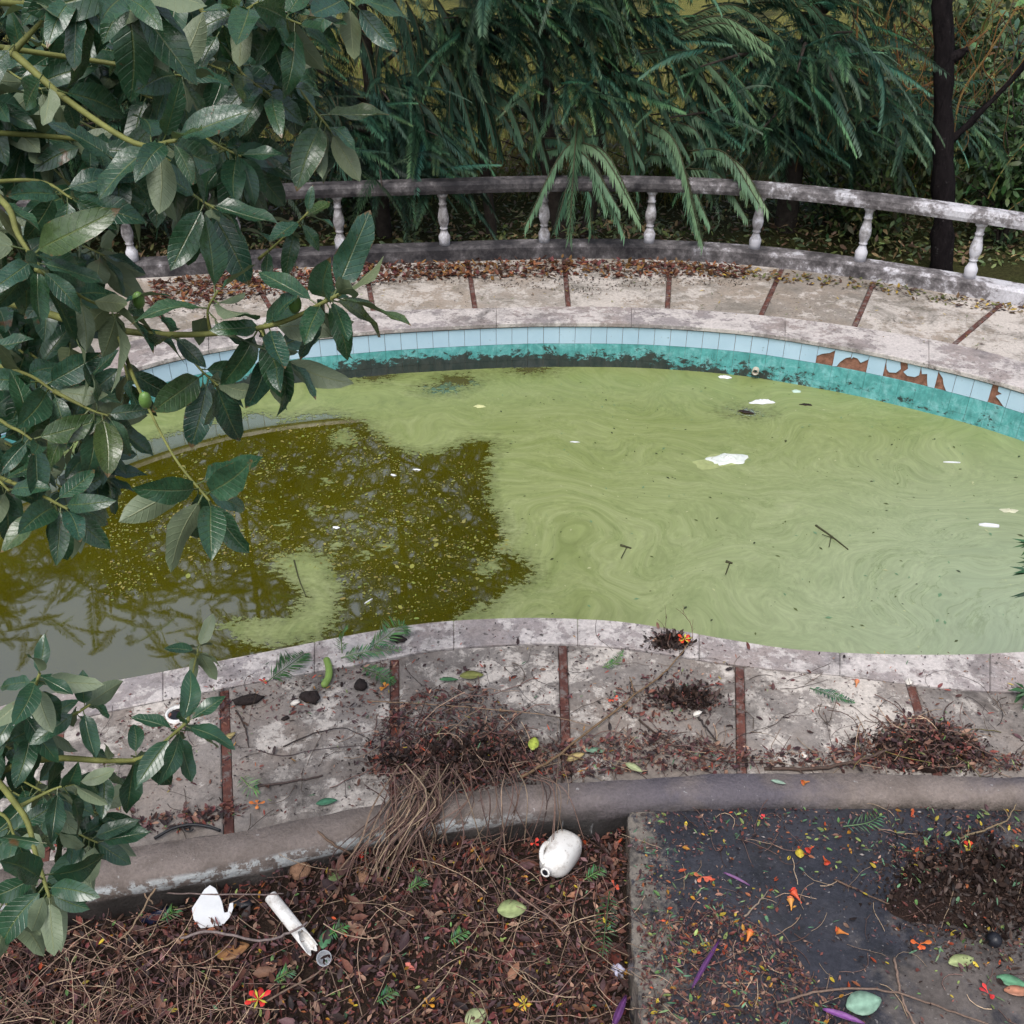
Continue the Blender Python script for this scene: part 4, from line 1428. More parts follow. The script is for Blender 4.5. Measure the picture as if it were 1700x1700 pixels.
def leaf_mesh(seed):
    r = random.Random(seed)
    mb = MB()
    segs = 7
    curl, fold, wav = r.uniform(.02, .34), r.uniform(.10, .42), r.uniform(.0, .05)
    twist = r.uniform(-.5, .5)
    wid = r.uniform(.16, .21)
    side = r.uniform(-.05, .05)
    pet = .13
    V, C = [], []
    ph = r.uniform(0, 6)
    for i in range(segs + 1):
        t = i / segs
        x = pet + (1 - pet) * t
        w = wid * (math.sin(math.pi * min(1, t * .94 + .03) ** .86)) ** .75 if 0 < i < segs else .012
        if i == segs: w = .004
        zc = -curl * t * t
        yc = side * math.sin(math.pi * t)
        for s, a in ((-1, 1), (-.5, .5), (0, 0), (.5, .5), (1, 1)):
            y = s * w; z = abs(y) * fold + wav * math.sin(ph + 5 * t * 2 + s) * a * (1 if 0 < i < segs else 0)
            ca, sa = math.cos(twist * t), math.sin(twist * t)
            V.append((x - .03 * curl * t, yc + y * ca - z * sa, zc + y * sa + z * ca))
            C.append((a, t, 0))
    F = []
    for i in range(segs):
        for k in range(4):
            F.append((i * 5 + k, (i + 1) * 5 + k, (i + 1) * 5 + k + 1, i * 5 + k + 1))
    b = len(V)
    for x, w in ((0, .014), (pet + .02, .010)):
        V += [(x, -w, 0), (x, w, 0), (x, 0, -w * 1.6)]
        C += [(0, 0, 0)] * 3
    F += [(b, b + 3, b + 4, b + 1), (b + 1, b + 4, b + 5, b + 2), (b + 2, b + 5, b + 3, b)]
    mb.v, mb.f, mb.c = V, F, C
    return mb.mesh("leaf", True)


LEAVES = [leaf_mesh(100 + i) for i in range(14)]
TR = Vector((-2.45, 1.75, -.3))
gtree = tag(empty("glossy_leaf_tree", TR), "foreground tree with big glossy dark green leaves on drooping branches", "tree")
mb = MB()
tp = [Vector((0, 0, -.2)), Vector((.02, .03, .8)), Vector((-.05, .1, 1.9)), Vector((.03, .12, 3.0)), Vector((.0, .2, 4.2)), Vector((.1, .3, 5.4)), Vector((.2, .3, 6.4))]
tsm = crom(tp, 4)
mb.tube(tsm, [.13 - .1 * i / (len(tsm) - 1) for i in range(len(tsm))], 12)
mb.build("trunk", M['branch'], gtree, True)


def trunk_at(z):
    z = z - TR.z
    return min(tsm, key=lambda p: abs(p.z - z)) + TR


leaf_jobs = []      # (branch object, matrix, seen size)


def orient(p, d, nrm, L, roll=0.):
    d = d.normalized()
    y = nrm.cross(d)
    if y.length < 1e-3: y = Vector((0, 1, 0)).cross(d)
    y.normalize()
    z = d.cross(y).normalized()
    Mx = Matrix((d, y, z)).transposed().to_4x4()
    Mx = Mx @ Matrix.Rotation(roll, 4, 'X') @ Matrix.Scale(L, 4)
    Mx.translation = p
    return Mx


def whorl(br, tip, a, n, L, r, droop=.35, spread=1.0):
    a = a.normalized()
    ref = a.cross(Vector((0, 0, 1)))
    if ref.length < .1: ref = a.cross(Vector((1, 0, 0)))
    u = ref.normalized(); v = a.cross(u)
    ph = r.uniform(0, 6.28)
    for i in range(n):
        f = i / max(1, n - 1)
        az_ = ph + i * 2.39996
        pol = R(28 + 78 * f ** .8 * spread + r.uniform(-14, 14))
        d = a * math.cos(pol) + (u * math.cos(az_) + v * math.sin(az_)) * math.sin(pol)
        d.z -= (droop + .25) * (.3 + .9 * f) * r.uniform(.5, 1.5)
        d.normalize()
        nrm = a * .75 + Vector((0, 0, .75)) + Vector((r.uniform(-.5, .5), r.uniform(-.5, .5), r.uniform(-.2, .2)))
        nrm = nrm - d * nrm.dot(d)
        if r.random() < .17: nrm = -nrm
        pos_ = tip - a * (.004 + .075 * f * L / .16) 
        leaf_jobs.append((br, orient(pos_, d, nrm, 1.2 * L * r.uniform(.66, 1.15) * (1 - .25 * (f < .15)), r.uniform(-.35, .35)), 1))


def branch(pts, shoots, r0=.011, trunkward=True, seed=0, fill=False):
    """pts: (px, py, depth); shoots: (index into pts or None for the tip, n, leaf length)"""
    r = random.Random(seed + int(pts[-1][0]) * 13 + int(pts[-1][1]))
    W = [atd(*p) for p in pts]
    if trunkward:
        t0 = trunk_at(W[0].z + .25)
        W = [t0, t0.lerp(W[0], .5) + Vector((0, 0, .06))] + W
        off = 2
    else:
        off = 0
    br_o = W[off]
    sm = crom([w - TR for w in W], 6)
    mb = MB()
    m = len(sm)
    mb.tube(sm, [max(.0030, (r0 * 1.8 if trunkward else r0) * (1 - .8 * (i / (m - 1)) ** .6)) for i in range(m)], 7)
    br = mb.build("branch", M['shoot'], gtree, True)
    for sh in shoots:
        i, n, L = sh[:3]
        k = (len(W) - 1) if i is None else i + off
        p = W[k]
        a = W[k] - W[k - 1]
        if i is not None:
            a = a.normalized() + Vector((r.uniform(-1, 1), r.uniform(-1, 1), r.uniform(-.2, .8)))
        whorl(br, p, a, n, L, r, sh[3] if len(sh) > 3 else .35)
    return br


# main boughs read off the photograph
branch([(-150, 170, 2.9), (0, 96, 2.6), (20, 88, 2.52), (110, 165, 2.45), (225, 238, 2.35), (292, 233, 2.28)], [(None, 11, .165), (3, 4, .15)], .013)
branch([(20, 88, 2.52), (60, 45, 2.5), (95, 10, 2.45), (130, -40, 2.4)], [(None, 7, .16), (1, 3, .14)], .010, False)
branch([(-120, 250, 2.9), (0, 330, 2.5), (30, 390, 2.4), (66, 446, 2.33)], [(None, 11, .175), (1, 4, .15)], .012)
branch([(-150, 480, 3.1), (0, 500, 2.9), (150, 540, 2.7), (290, 556, 2.6), (450, 540, 2.48), (565, 488, 2.38)], [(None, 14, .165), (4, 8, .155), (3, 3, .14), (2, 4, .15)], .013)
branch([(350, 555, 2.57), (345, 515, 2.52), (362, 482, 2.5)], [(None, 7, .15)], .006, False)
branch([(195, 548, 2.66), (215, 610, 2.6), (240, 665, 2.5), (290, 760, 2.4), (348, 832, 2.3)], [(None, 9, .16)], .008, False)
branch([(-100, 770, 2.9), (30, 805, 2.75), (112, 845, 2.62)], [(None, 10, .165)], .010)
branch([(-120, 700, 3.0), (-30, 770, 2.8), (15, 815, 2.7)], [(None, 8, .15)], .009)
branch([(150, -140, 2.6), (205, -60, 2.4), (215, 0, 2.3)], [(None, 10, .19, .6)], .010)
branch([(80, -160, 2.5), (110, -60, 2.4), (130, 5, 2.35)], [(None, 8, .19, .6)], .010)
branch([(300, -120, 2.9), (330, 10, 2.8), (380, 28, 2.72), (430, 4, 2.65)], [(None, 9, .16), (2, 5, .16)], .010)
branch([(380, 28, 2.72), (450, 25, 2.7), (500, 40, 2.65)], [(None, 9, .16), (1, 4, .15)], .007, False)
branch([(440, -110, 2.9), (520, -40, 2.75), (590, 8, 2.65)], [(None, 9, .165), (1, 4, .16)], .009)
branch([(150, 100, 2.75), (240, 120, 2.65), (308, 126, 2.58)], [(None, 10, .16)], .008)
branch([(330, 40, 2.9), (400, 120, 2.85), (450, 158, 2.8)], [(None, 9, .16), (1, 4, .15)], .008)
branch([(380, 28, 2.95), (480, 130, 2.95), (528, 190, 2.92), (548, 215, 2.9)], [(None, 9, .17, .8), (1, 5, .16)], .008, False)
branch([(120, 230, 2.9), (180, 300, 2.8), (205, 260, 2.7)], [(None, 8, .17, .7)], .008)
branch([(290, 300, 2.7), (330, 330, 2.65), (355, 345, 2.6)], [(None, 8, .165, .8)], .007, False)
branch([(-80, 300, 2.8), (60, 300, 2.7), (120, 330, 2.62)], [(None, 9, .16)], .008)
branch([(60, 446, 2.33), (150, 500, 2.5), (215, 520, 2.6)], [(None, 8, .15), (1, 4, .14)], .007, False)
branch([(430, 430, 2.9), (470, 395, 2.85), (512, 352, 2.8)], [(None, 7, .12), (1, 4, .11)], .006, False)
branch([(290, 556, 2.75), (330, 610, 2.75), (362, 640, 2.72)], [(None, 9, .155, .7)], .007, False)
branch([(430, 545, 2.6), (455, 585, 2.6), (478, 600, 2.58)], [(None, 7, .14, .8)], .006, False)
branch([(-60, 600, 2.9), (40, 620, 2.8), (90, 650, 2.75)], [(None, 9, .155), (1, 5, .15)], .009)
branch([(90, 650, 2.75), (150, 680, 2.72), (180, 690, 2.7)], [(None, 9, .15, .6)], .007, False)
branch([(-60, 690, 2.8), (20, 710, 2.72), (60, 735, 2.65)], [(None, 8, .155, .5)], .008)
branch([(195, 548, 2.9), (205, 600, 2.85), (215, 640, 2.85)], [(None, 7, .14, .6)], .006, False)
# lower boughs
branch([(-150, 1190, 2.9), (-20, 1205, 2.7), (40, 1180, 2.6), (66, 1118, 2.5)], [(None, 10, .135), (2, 5, .12)], .010)
branch([(-120, 1310, 3.0), (60, 1262, 2.8), (180, 1263, 2.7), (240, 1256, 2.65), (312, 1198, 2.58)], [(None, 10, .13), (3, 6, .13, .8), (2, 6, .12, .6)], .011)
branch([(-80, 1250, 2.65), (30, 1340, 2.45), (60, 1420, 2.35), (82, 1490, 2.28)], [(None, 11, .135), (2, 3, .12)], .010)
branch([(30, 1340, 2.5), (90, 1310, 2.55), (128, 1300, 2.55)], [(None, 9, .13, .5)], .007, False)
branch([(-60, 1230, 2.8), (20, 1225, 2.75), (70, 1200, 2.7)], [(None, 9, .13), (1, 5, .12)], .008)
branch([(40, 1180, 2.65), (110, 1190, 2.65), (150, 1170, 2.62)], [(None, 8, .12)], .006, False)
branch([(-90, 1330, 2.7), (0, 1350, 2.6), (25, 1390, 2.5)], [(None, 8, .13, .6)], .008)
branch([(312, 1198, 2.9), (318, 1130, 3.2), (330, 1072, 3.35)], [(None, 8, .10)], .006, False)
branch([(-90, 1450, 2.5), (-10, 1470, 2.4), (20, 1520, 2.35)], [(None, 7, .13, .5)], .008)
n_named = len(leaf_jobs)
# deeper foliage that fills the crown behind
rr = random.Random(3)
for k in range(60):
    if k >= 56:
        x, y = rr.uniform(-40, 190), rr.uniform(1090, 1420)
    elif k < 34:
        x, y = rr.uniform(-40, 430), rr.uniform(-30, 300)
    else:
        x, y = rr.uniform(-40, 190), rr.uniform(300, 860)
    dd = rr.uniform(2.75, 3.5)
    branch([(x - rr.uniform(60, 160), y - rr.uniform(20, 110), dd + .2), (x - 40, y - 20, dd + .05), (x, y, dd)], [(None, 10, .16, .6), (1, 5, .15)], .005, False)
# each leaf an object as far as the limit goes; the rest, behind, one part
cnt = 0
rest = []
for i, (br, Mx, _) in enumerate(leaf_jobs):
    me = LEAVES[i % len(LEAVES)]
    pw = Mx.translation
    dep = pw.y * CP + (CAMH - pw.z) * SP
    if i < n_named and cnt < 300:
        o = link_mesh("leaf", me, M['glossy'], br)
        Ml = Mx.copy(); Ml.translation = pw - TR
        o.matrix_local = Ml
        cnt += 1
    else:
        rest.append((me, Mx))
ch = []
for me, Mx in rest:
    v = np.empty(len(me.vertices) * 3); me.vertices.foreach_get("co", v); v = v.reshape(-1, 3)
    A = np.array(Mx)
    v = v @ A[:3, :3].T + A[:3, 3] - np.array(TR)
    f = np.array([tuple(p.vertices) for p in me.polygons])
    c = np.empty(len(me.vertices) * 4); me.color_attributes["col"].data.foreach_get("color", c)
    ch.append((v, f, c.reshape(-1, 4)[:, :3]))
np_mesh("inner_foliage", ch, M['glossy'], gtree, True)["kind"] = "stuff"
# small green fruit
M['fruit'] = m_plain("green_fruit", (.13, .24, .06), .35, .25, 20.)
mb = MB(); mb.lathe([(.003, -.026), (.010, -.022), (.015, -.010), (.0155, .004), (.012, .016), (.005, .024)], 12)
for fx, fy, fd in ((241, 664, 2.47), (230, 498, 2.6), (490, 505, 2.45)):
    o = link_mesh("fruit", mb.mesh("fruit", True), M['fruit'], gtree)
    o.location = atd(fx, fy, fd) - TR; o.rotation_euler = (.3, .2, 0)

# ------------------------------------------------------------------ litter
r4 = np.random.default_rng(77)
bitv = np.array([(0, 0, 0), (.5, .22, .06), (.5, -.22, .06), (1, .02, -.02)])
bitf = np.array([(0, 2, 1), (1, 2, 3)])
curlv = np.array([(0, 0, .02), (.28, .20, .10), (.28, 0, .0), (.28, -.20, .08), (.65, .18, .14), (.65, 0, .02), (.65, -.18, .10), (1, .03, .12)])
curlf = np.array([(0, 2, 1), (0, 3, 2), (1, 2, 5), (1, 5, 4), (2, 3, 6), (2, 6, 5), (4, 5, 7), (5, 6, 7)])
narv = np.array([(0, 0, 0), (.35, .085, .03), (.35, -.085, .03), (.75, .06, .02), (.75, -.06, .02), (1, 0, 0)])
narf = np.array([(0, 2, 1), (1, 2, 4), (1, 4, 3), (3, 4, 5)])
BROWN = [(.075, .036, .030), (.13, .055, .038), (.045, .026, .022), (.16, .078, .055), (.10, .032, .032), (.25, .15, .105), (.065, .032, .036), (.15, .045, .035), (.026, .016, .016), (.11, .055, .058), (.045, .024, .026)]
BRIGHT = [(.36, .17, .02), (.40, .30, .03), (.35, .06, .02), (.10, .20, .06), (.08, .17, .09), (.20, .26, .08), (.30, .10, .04)]


def in_world(poly, n, z=0., rs=None):
    rs = rs or r4
    P = np.array([(q.x, q.y) for q in (at(a, b, z) for a, b in poly)])
    out = np.zeros((0, 2))
    lo, hi = P.min(0), P.max(0)
    while len(out) < n:
        q = rs.uniform(lo, hi, (n * 3, 2))
        ins = np.zeros(len(q), bool)
        for i in range(len(P)):
            a, b = P[i], P[(i + 1) % len(P)]
            ins ^= ((a[1] > q[:, 1]) != (b[1] > q[:, 1])) & (q[:, 0] < (b[0] - a[0]) * (q[:, 1] - a[1]) / (b[1] - a[1] + 1e-12) + a[0])
        out = np.r_[out, q[ins]]
    return out[:n]


def pieces(XY_, zf, size, pal, kind, h=.02, tilt=.3, var=.3):
    n = len(XY_)
    z = np.array([zf(x, y) for x, y in XY_]) + r4.uniform(0.002, 1, n) ** 1.5 * h
    C = np.array(pal)[r4.integers(0, len(pal), n)] * np.exp(r4.normal(0, var, (n, 1)))
    bv, bf = {'bit': (bitv, bitf), 'curl': (curlv, curlf), 'nar': (narv, narf)}[kind]
    return inst(bv, bf, rots(r4.uniform(0, 6.28, n), r4.normal(0, tilt, n), r4.normal(0, tilt, n)), np.c_[XY_, z], r4.uniform(*size, n), C)


def strands(starts, n_seg, step, wander, dz, rad, pal, zmin=None, dir0=None):
    """thin wandering stems as three-sided tubes"""
    V, F, C = [], [], []
    base = 0
    for i, s in enumerate(starts):
        p = np.array(s, float)
        a = r4.uniform(0, 6.28) if dir0 is None else dir0 + r4.normal(0, .5)
        el = r4.normal(dz, .15)
        c = np.array(pal[int(r4.integers(0, len(pal)))]) * math.exp(r4.normal(0, .3))
        k = int(r4.integers(max(2, n_seg - 2), n_seg + 3))
        w = r4.normal(0, wander)
        rr_ = rad * r4.uniform(.6, 1.4)
        for j in range(k + 1):
            nx_, ny_ = -math.sin(a), math.cos(a)
            V += [(p[0] + nx_ * rr_, p[1] + ny_ * rr_, p[2]), (p[0] - nx_ * rr_, p[1] - ny_ * rr_, p[2]), (p[0], p[1], p[2] + rr_ * 1.7)]
            C += [c] * 3
            if j < k:
                for q in range(3):
                    F.append((base + j * 3 + q, base + j * 3 + (q + 1) % 3, base + j * 3 + 3 + (q + 1) % 3, base + j * 3 + 3 + q))
            a += w + r4.normal(0, wander)
            el += r4.normal(0, .12)
            p = p + step * np.array([math.cos(a) * math.cos(el), math.sin(a) * math.cos(el), math.sin(el)])
            if zmin is not None: p[2] = max(p[2], zmin(p[0], p[1]) + .004)
        base = len(V)
    return np.array(V), np.array(F), np.array(C)



# ------------------------------------------------------------------ mounds of dirt
MOUNDS = []


def mound(name, label, c, rx, ry, h, seed, rz=0.):
    r = random.Random(seed)
    n, m = 26, 48
    ph = [r.uniform(0, 6.28) for _ in range(8)]
    def hgt(x, y):          # height at an offset from the centre
        a = math.atan2(y / ry, x / rx); q = math.hypot(x / rx, y / ry) / (1 + .20 * math.sin(2 * a + ph[0]) + .14 * math.sin(3 * a + ph[1]) + .10 * math.sin(7 * a + ph[2]))
        if q >= 1: return 0.
        return h * (1 - q * q) ** 1.2 * (1 + .35 * math.sin(23 * x + ph[3]) * math.cos(27 * y + ph[4]) + .25 * math.sin(61 * x + ph[5]) * math.sin(57 * y + ph[6]))
    V, F = [], []
    for j in range(n + 1):
        q = j / n
        for i in range(m):
            a = 2 * math.pi * i / m
            rad = q * (1 + .20 * math.sin(2 * a + ph[0]) + .14 * math.sin(3 * a + ph[1]) + .10 * math.sin(7 * a + ph[2]))
            x, y = rx * rad * math.cos(a), ry * rad * math.sin(a)
            V.append((x, y, hgt(x, y) + (r.uniform(-.006, .007) if q < .9 else -.008)))
    for j in range(n):
        for i in range(m):
            i2 = (i + 1) % m
            F.append((j * m + i, (j + 1) * m + i, (j + 1) * m + i2, j * m + i2))
    mb = MB(); mb.add(V, F)
    o = mb.build(name, M['mound'])
    o.location = c
    tag(o, label, "debris pile", "piles of dirt swept together")
    MOUNDS.append((c, rx, ry, hgt))
    return o


mound("dirt_mound", "mound of dirt and dead stems at the middle of the near deck", at(765, 1262, .0), .36, .17, .045, 1)
mound("dirt_mound", "mound of dirt and dry stems against the kerb at the right of the deck", at(1535, 1248, .0), .27, .13, .08, 2)
mound("dirt_mound", "dark crumbly soil heaped on the wet slab under a star shaped flower", at(1640, 1478, SLAB_Z), .40, .27, .16, 3)
mound("dirt_mound", "small dark clump of dirt on the pool's edge under a red flower", at(1112, 1068, .008), .10, .06, .03, 4)
mound("dirt_mound", "flat smear of dark dirt beside the long diagonal twig", at(1140, 1160, .0), .16, .07, .012, 5)


def heap(x, y):
    return max((hg(x - c.x, y - c.y) for c, rx, ry, hg in MOUNDS if abs(x - c.x) < 1.5 * rx and abs(y - c.y) < 1.5 * ry), default=0.)


flat0 = lambda x, y: 0.004 + heap(x, y)
flat_slab = lambda x, y: SLAB_Z + .002 + heap(x, y)
STRAW = [(.20, .125, .10), (.13, .075, .06), (.30, .21, .15), (.09, .052, .045), (.38, .28, .19), (.16, .10, .085)]
SOILP = [(-200, 1560), (150, 1500), (420, 1452), (620, 1415), (780, 1392), (1034, 1372), (1036, 1500), (1044, 1640), (1060, 1860), (400, 1860), (-300, 1860)]
sz_ = lambda x, y: soil_z(x, y)
W_ = in_world(SOILP, 3800, -.2)
W6 = in_world(SOILP, 260, -.2)
W2 = in_world(SOILP, 9000, -.2)
W3 = in_world(SOILP, 900, -.2)
W4 = in_world(SOILP, 800, -.2)
W5 = in_world([(1000, 1400), (1036, 1400), (1050, 1800), (960, 1800)], 350, -.2)
o = np_mesh("leaf_litter", [pieces(W_, sz_, (.02, .065), BROWN, 'curl', .05, .55, .5), pieces(W2, sz_, (.012, .045), BROWN, 'bit', .055, .5, .4), pieces(W3, sz_, (.03, .07), BROWN + [(.22, .10, .04), (.2, .06, .04)], 'nar', .06, .4),
                             pieces(W6, sz_, (.06, .12), BROWN + [(.25, .12, .07)], 'curl', .06, .35, .3), pieces(W4, sz_, (.014, .042), BRIGHT, 'curl', .065, .4, .25), pieces(W5, sz_, (.02, .06), BROWN[:3], 'curl', .08, .4)], M['litter'])
tag(o, "thick brown leaf litter covering the soil bed", None, None, 'stuff')

# dry straw and thin dead stems on the soil
A = in_world([(-100, 1600), (200, 1570), (420, 1600), (420, 1800), (-100, 1850)], 460, -.2)
B_ = in_world(SOILP, 300, -.2)
C_ = in_world([(560, 1440), (800, 1390), (1000, 1400), (1000, 1660), (700, 1680), (560, 1560)], 170, -.2)
st = lambda Q, h: [(x, y, soil_z(x, y) + r4.uniform(.01, h)) for x, y in Q]
o = np_mesh("dry_straw", [strands(st(A, .12), 6, .05, .10, .0, .0016, [tuple(1.4 * q for q in c) for c in STRAW], sz_), strands(st(B_, .07), 7, .045, .15, .0, .0017, STRAW, sz_), strands(st(C_, .10), 7, .055, .14, .02, .0019, STRAW, sz_)], M['twig'])
tag(o, "tangle of dry straw and thin dead stems over the soil bed", None, None, 'stuff')

# litter on the slab
SL1 = [(1060, 1540), (1200, 1500), (1290, 1560), (1370, 1640), (1420, 1720), (1400, 1850), (1075, 1850)]
SL2 = [(1048, 1342), (1700, 1342), (1700, 1400), (1500, 1440), (1300, 1400), (1200, 1420), (1060, 1420)]
SL3 = [(1048, 1342), (1750, 1342), (1800, 1850), (1070, 1850)]
SL4 = [(1440, 1400), (1720, 1360), (1750, 1600), (1600, 1620), (1470, 1540)]
SL5 = [(1050, 1400), (1110, 1440), (1300, 1480), (1260, 1580), (1070, 1600)]
ch = []
for P_, n1, n2, n3, n4 in ((SL1, 1300, 2600, 120, 120), (SL2, 90, 700, 60, 50), (SL3, 60, 1200, 170, 50), (SL4, 60, 600, 80, 40), (SL5, 40, 500, 70, 30)):
    ch += [pieces(in_world(P_, n1), flat_slab, (.014, .038), BROWN, 'curl', .022, .4), pieces(in_world(P_, n2), flat_slab, (.006, .025), BROWN + [(.16, .14, .13)], 'bit', .015, .35, .4),
           pieces(in_world(P_, n3), flat_slab, (.016, .042), BRIGHT, 'curl', .015, .3, .25), pieces(in_world(P_, n4), flat_slab, (.02, .055), [(.07, .17, .09), (.10, .2, .12), (.15, .22, .10)], 'nar', .02, .2, .25)]
A = in_world(SL3, 110); B_ = in_world(SL1, 160)
ch2 = [strands([(x, y, SLAB_Z + .006) for x, y in np.r_[A, B_]], 5, .03, .2, 0, .0016, STRAW[1:], flat_slab)]
o = np_mesh("slab_litter", ch, M['litter'])
tag(o, "small leaves and petals strewn over the wet slab", None, None, 'stuff')
o = np_mesh("slab_twigs", ch2, M['twig'])
tag(o, "thin twigs strewn over the wet slab", None, None, 'stuff')

# litter on the near deck
PILE1 = [(640, 1190), (700, 1150), (800, 1140), (860, 1190), (900, 1260), (880, 1300), (760, 1315), (640, 1310), (600, 1260)]
KL1 = [(850, 1245), (1000, 1225), (1100, 1215), (1260, 1250), (1400, 1245), (1700, 1255), (1700, 1282), (1300, 1276), (1060, 1284), (880, 1300)]
KL2 = [(100, 1385), (300, 1345), (400, 1330), (400, 1360), (140, 1408), (60, 1420)]
MID = [(1010, 1150), (1100, 1110), (1190, 1120), (1200, 1180), (1120, 1205), (1000, 1190)]
PILE2 = [(1400, 1240), (1470, 1200), (1540, 1185), (1610, 1215), (1650, 1265), (1520, 1278), (1420, 1272)]
NDECK = [(100, 1230), (450, 1130), (850, 1072), (1050, 1078), (1300, 1113), (1700, 1150), (1750, 1285), (1300, 1278), (900, 1300), (500, 1350), (100, 1415)]
COPN = [(150, 1140), (450, 1084), (850, 1030), (1050, 1038), (1300, 1080), (1700, 1090), (1700, 1150), (1300, 1115), (900, 1070), (450, 1128), (150, 1185)]
LEFTD = [(380, 1130), (600, 1090), (660, 1100), (650, 1200), (430, 1190), (200, 1240), (200, 1190)]
ch = []
for P_, a1, a2, a3, hh in ((PILE1, 600, 2300, 70, .03), (KL1, 650, 2200, 80, .03), (KL2, 200, 420, 20, .02), (MID, 110, 420, 15, .02), (PILE2, 320, 1100, 70, .04), (NDECK, 220, 1900, 120, .004), (COPN, 10, 260, 20, .003), (LEFTD, 90, 600, 50, .006)):
    zf = flat0 if P_ is not COPN else (lambda x, y: .012)
    ch += [pieces(in_world(P_, a1), zf, (.02, .055), BROWN, 'curl', hh, .4, .35), pieces(in_world(P_, a2), zf, (.006, .026), BROWN + [(.03, .022, .02)] * 3, 'bit', hh, .45, .4), pieces(in_world(P_, a3), zf, (.018, .045), BRIGHT + [(.33, .05, .03)] * 2, 'nar', hh + .004, .25, .25)]
DIRT = [(.030, .019, .016), (.045, .028, .022), (.020, .013, .012), (.06, .038, .03)]
for c, rx, ry, hg in MOUNDS:
    k = int(5200 * rx * ry / .1) + 300
    q = r4.normal(0, .62, (k, 2)) * np.array([[rx, ry]]) + np.array([[c.x, c.y]])
    zf = (lambda x, y, z0=c.z: z0 + .002 + heap(x, y))
    ch.append(pieces(q, zf, (.006, .028), DIRT, 'bit', .008, .6, .4))
    q = r4.normal(0, .5, (k // 4, 2)) * np.array([[rx, ry]]) + np.array([[c.x, c.y]])
    ch.append(pieces(q, zf, (.025, .06), DIRT, 'curl', .02, 1.0, .4))
    q = r4.normal(0, .6, (k // 5, 2)) * np.array([[rx, ry]]) + np.array([[c.x, c.y]])
    if c.z < .004 or c.z > .006: ch.append(pieces(q, zf, (.014, .042), BROWN + DIRT, 'curl', .014, .5, .35))
o = np_mesh("deck_litter", ch, M['litter'])
tag(o, "dead leaves and dirt gathered in drifts on the near deck", None, None, 'stuff')
st0 = lambda Q, h: [(x, y, heap(x, y) + r4.uniform(.004, max(.008, h * .5))) for x, y in Q]
o = np_mesh("deck_straw", [strands(st0(in_world(PILE1, 70), .07), 6, .045, .2, .0, .0022, STRAW, flat0), strands(st0(in_world(PILE2, 70), .08), 5, .04, .2, .0, .0021, STRAW + [(.14, .12, .04)], flat0),
                            strands(st0(in_world(KL1, 120), .03), 5, .045, .15, 0, .0016, STRAW[1:], flat0), strands(st0(in_world(NDECK, 140), .01), 5, .04, .2, 0, .0014, [(.05, .035, .03), (.1, .07, .05)], flat0)], M['twig'])
tag(o, "dry stems tangled in drifts on the near deck", None, None, 'stuff')

# litter on the far deck
FD1 = [(250, 470), (450, 450), (600, 442), (905, 433), (1078, 434), (1250, 445), (1230, 462), (1078, 462), (905, 462), (700, 464), (600, 474), (450, 492), (250, 515)]
FD2 = [(1078, 434), (1427, 465), (1700, 512), (1700, 530), (1427, 482), (1200, 462)]
FD3 = [(100, 560), (600, 480), (905, 470), (1250, 475), (1700, 540), (1700, 600), (1250, 530), (905, 515), (600, 530)]
FD4 = [(250, 478), (600, 446), (905, 436), (1078, 438), (1250, 452), (1240, 476), (1078, 474), (985, 492), (860, 478), (700, 470), (450, 500), (250, 530)]
ch = [pieces(in_world(FD4, 3800), flat0, (.008, .035), [(.03, .022, .016), (.05, .032, .02), (.022, .02, .014), (.09, .045, .025)], 'bit', .01, .4, .4), pieces(in_world(FD1, 2500), flat0, (.04, .10), [(.13, .045, .025), (.16, .065, .03), (.085, .032, .02), (.06, .03, .02), (.19, .10, .03), (.10, .03, .03)], 'curl', .035, .35, .3),
      pieces(in_world(FD2, 420), flat0, (.03, .08), [(.12, .07, .03), (.25, .17, .03), (.09, .10, .03), (.07, .04, .03)], 'curl', .02, .3, .3),
      pieces(in_world(FD3, 420), flat0, (.02, .06), [(.12, .07, .03), (.30, .22, .04), (.11, .14, .05), (.07, .05, .04)], 'nar', .008, .2, .3)]
o = np_mesh("far_deck_litter", ch, M['litter'])
tag(o, "reddish brown leaves drifted along the foot of the balustrade", None, None, 'stuff')


# ------------------------------------------------------------------ rubbish on the soil
def m_whitepl():
    n = NT("white_plastic")
    p = n.node("ShaderNodeTexCoord").outputs['Object']
    d = n.ramp(n.noise(p, 16, 7, .72), [(.50, 0.), (.72, 1.)])
    c = n.mix(n.math('MULTIPLY', d, .75), (.76, .75, .72), (.30, .25, .20))
    s_ = n.ramp(n.noise(p, 70, 3, .6), [(.64, 0.), (.70, 1.)])
    c = n.mix(n.math('MULTIPLY', s_, .45), c, (.12, .09, .07))
    return n.done(n.bsdf(c, n.ramp(d, [(0., .35), (1., .7)]), n.bump(n.noise(p, 20, 3), .15, .004), .5))


M['white_plastic'] = m_whitepl()
M['white_card'] = m_plain("white_foam_sheet", (.66, .68, .70), .6, .10, 10., .4, .1)
M['black'] = m_plain("black_plastic", (.012, .013, .018), .4, .4, 12.)
M['char'] = m_plain("rotten_bark", (.022, .015, .014), .8, .6, 14., .3, .9, .01)


def on_soil(px, py, dz=0.):
    p = at(px, py, -.2)
    for _ in range(4): p = at(px, py, soil_z(p.x, p.y) + dz)
    return p


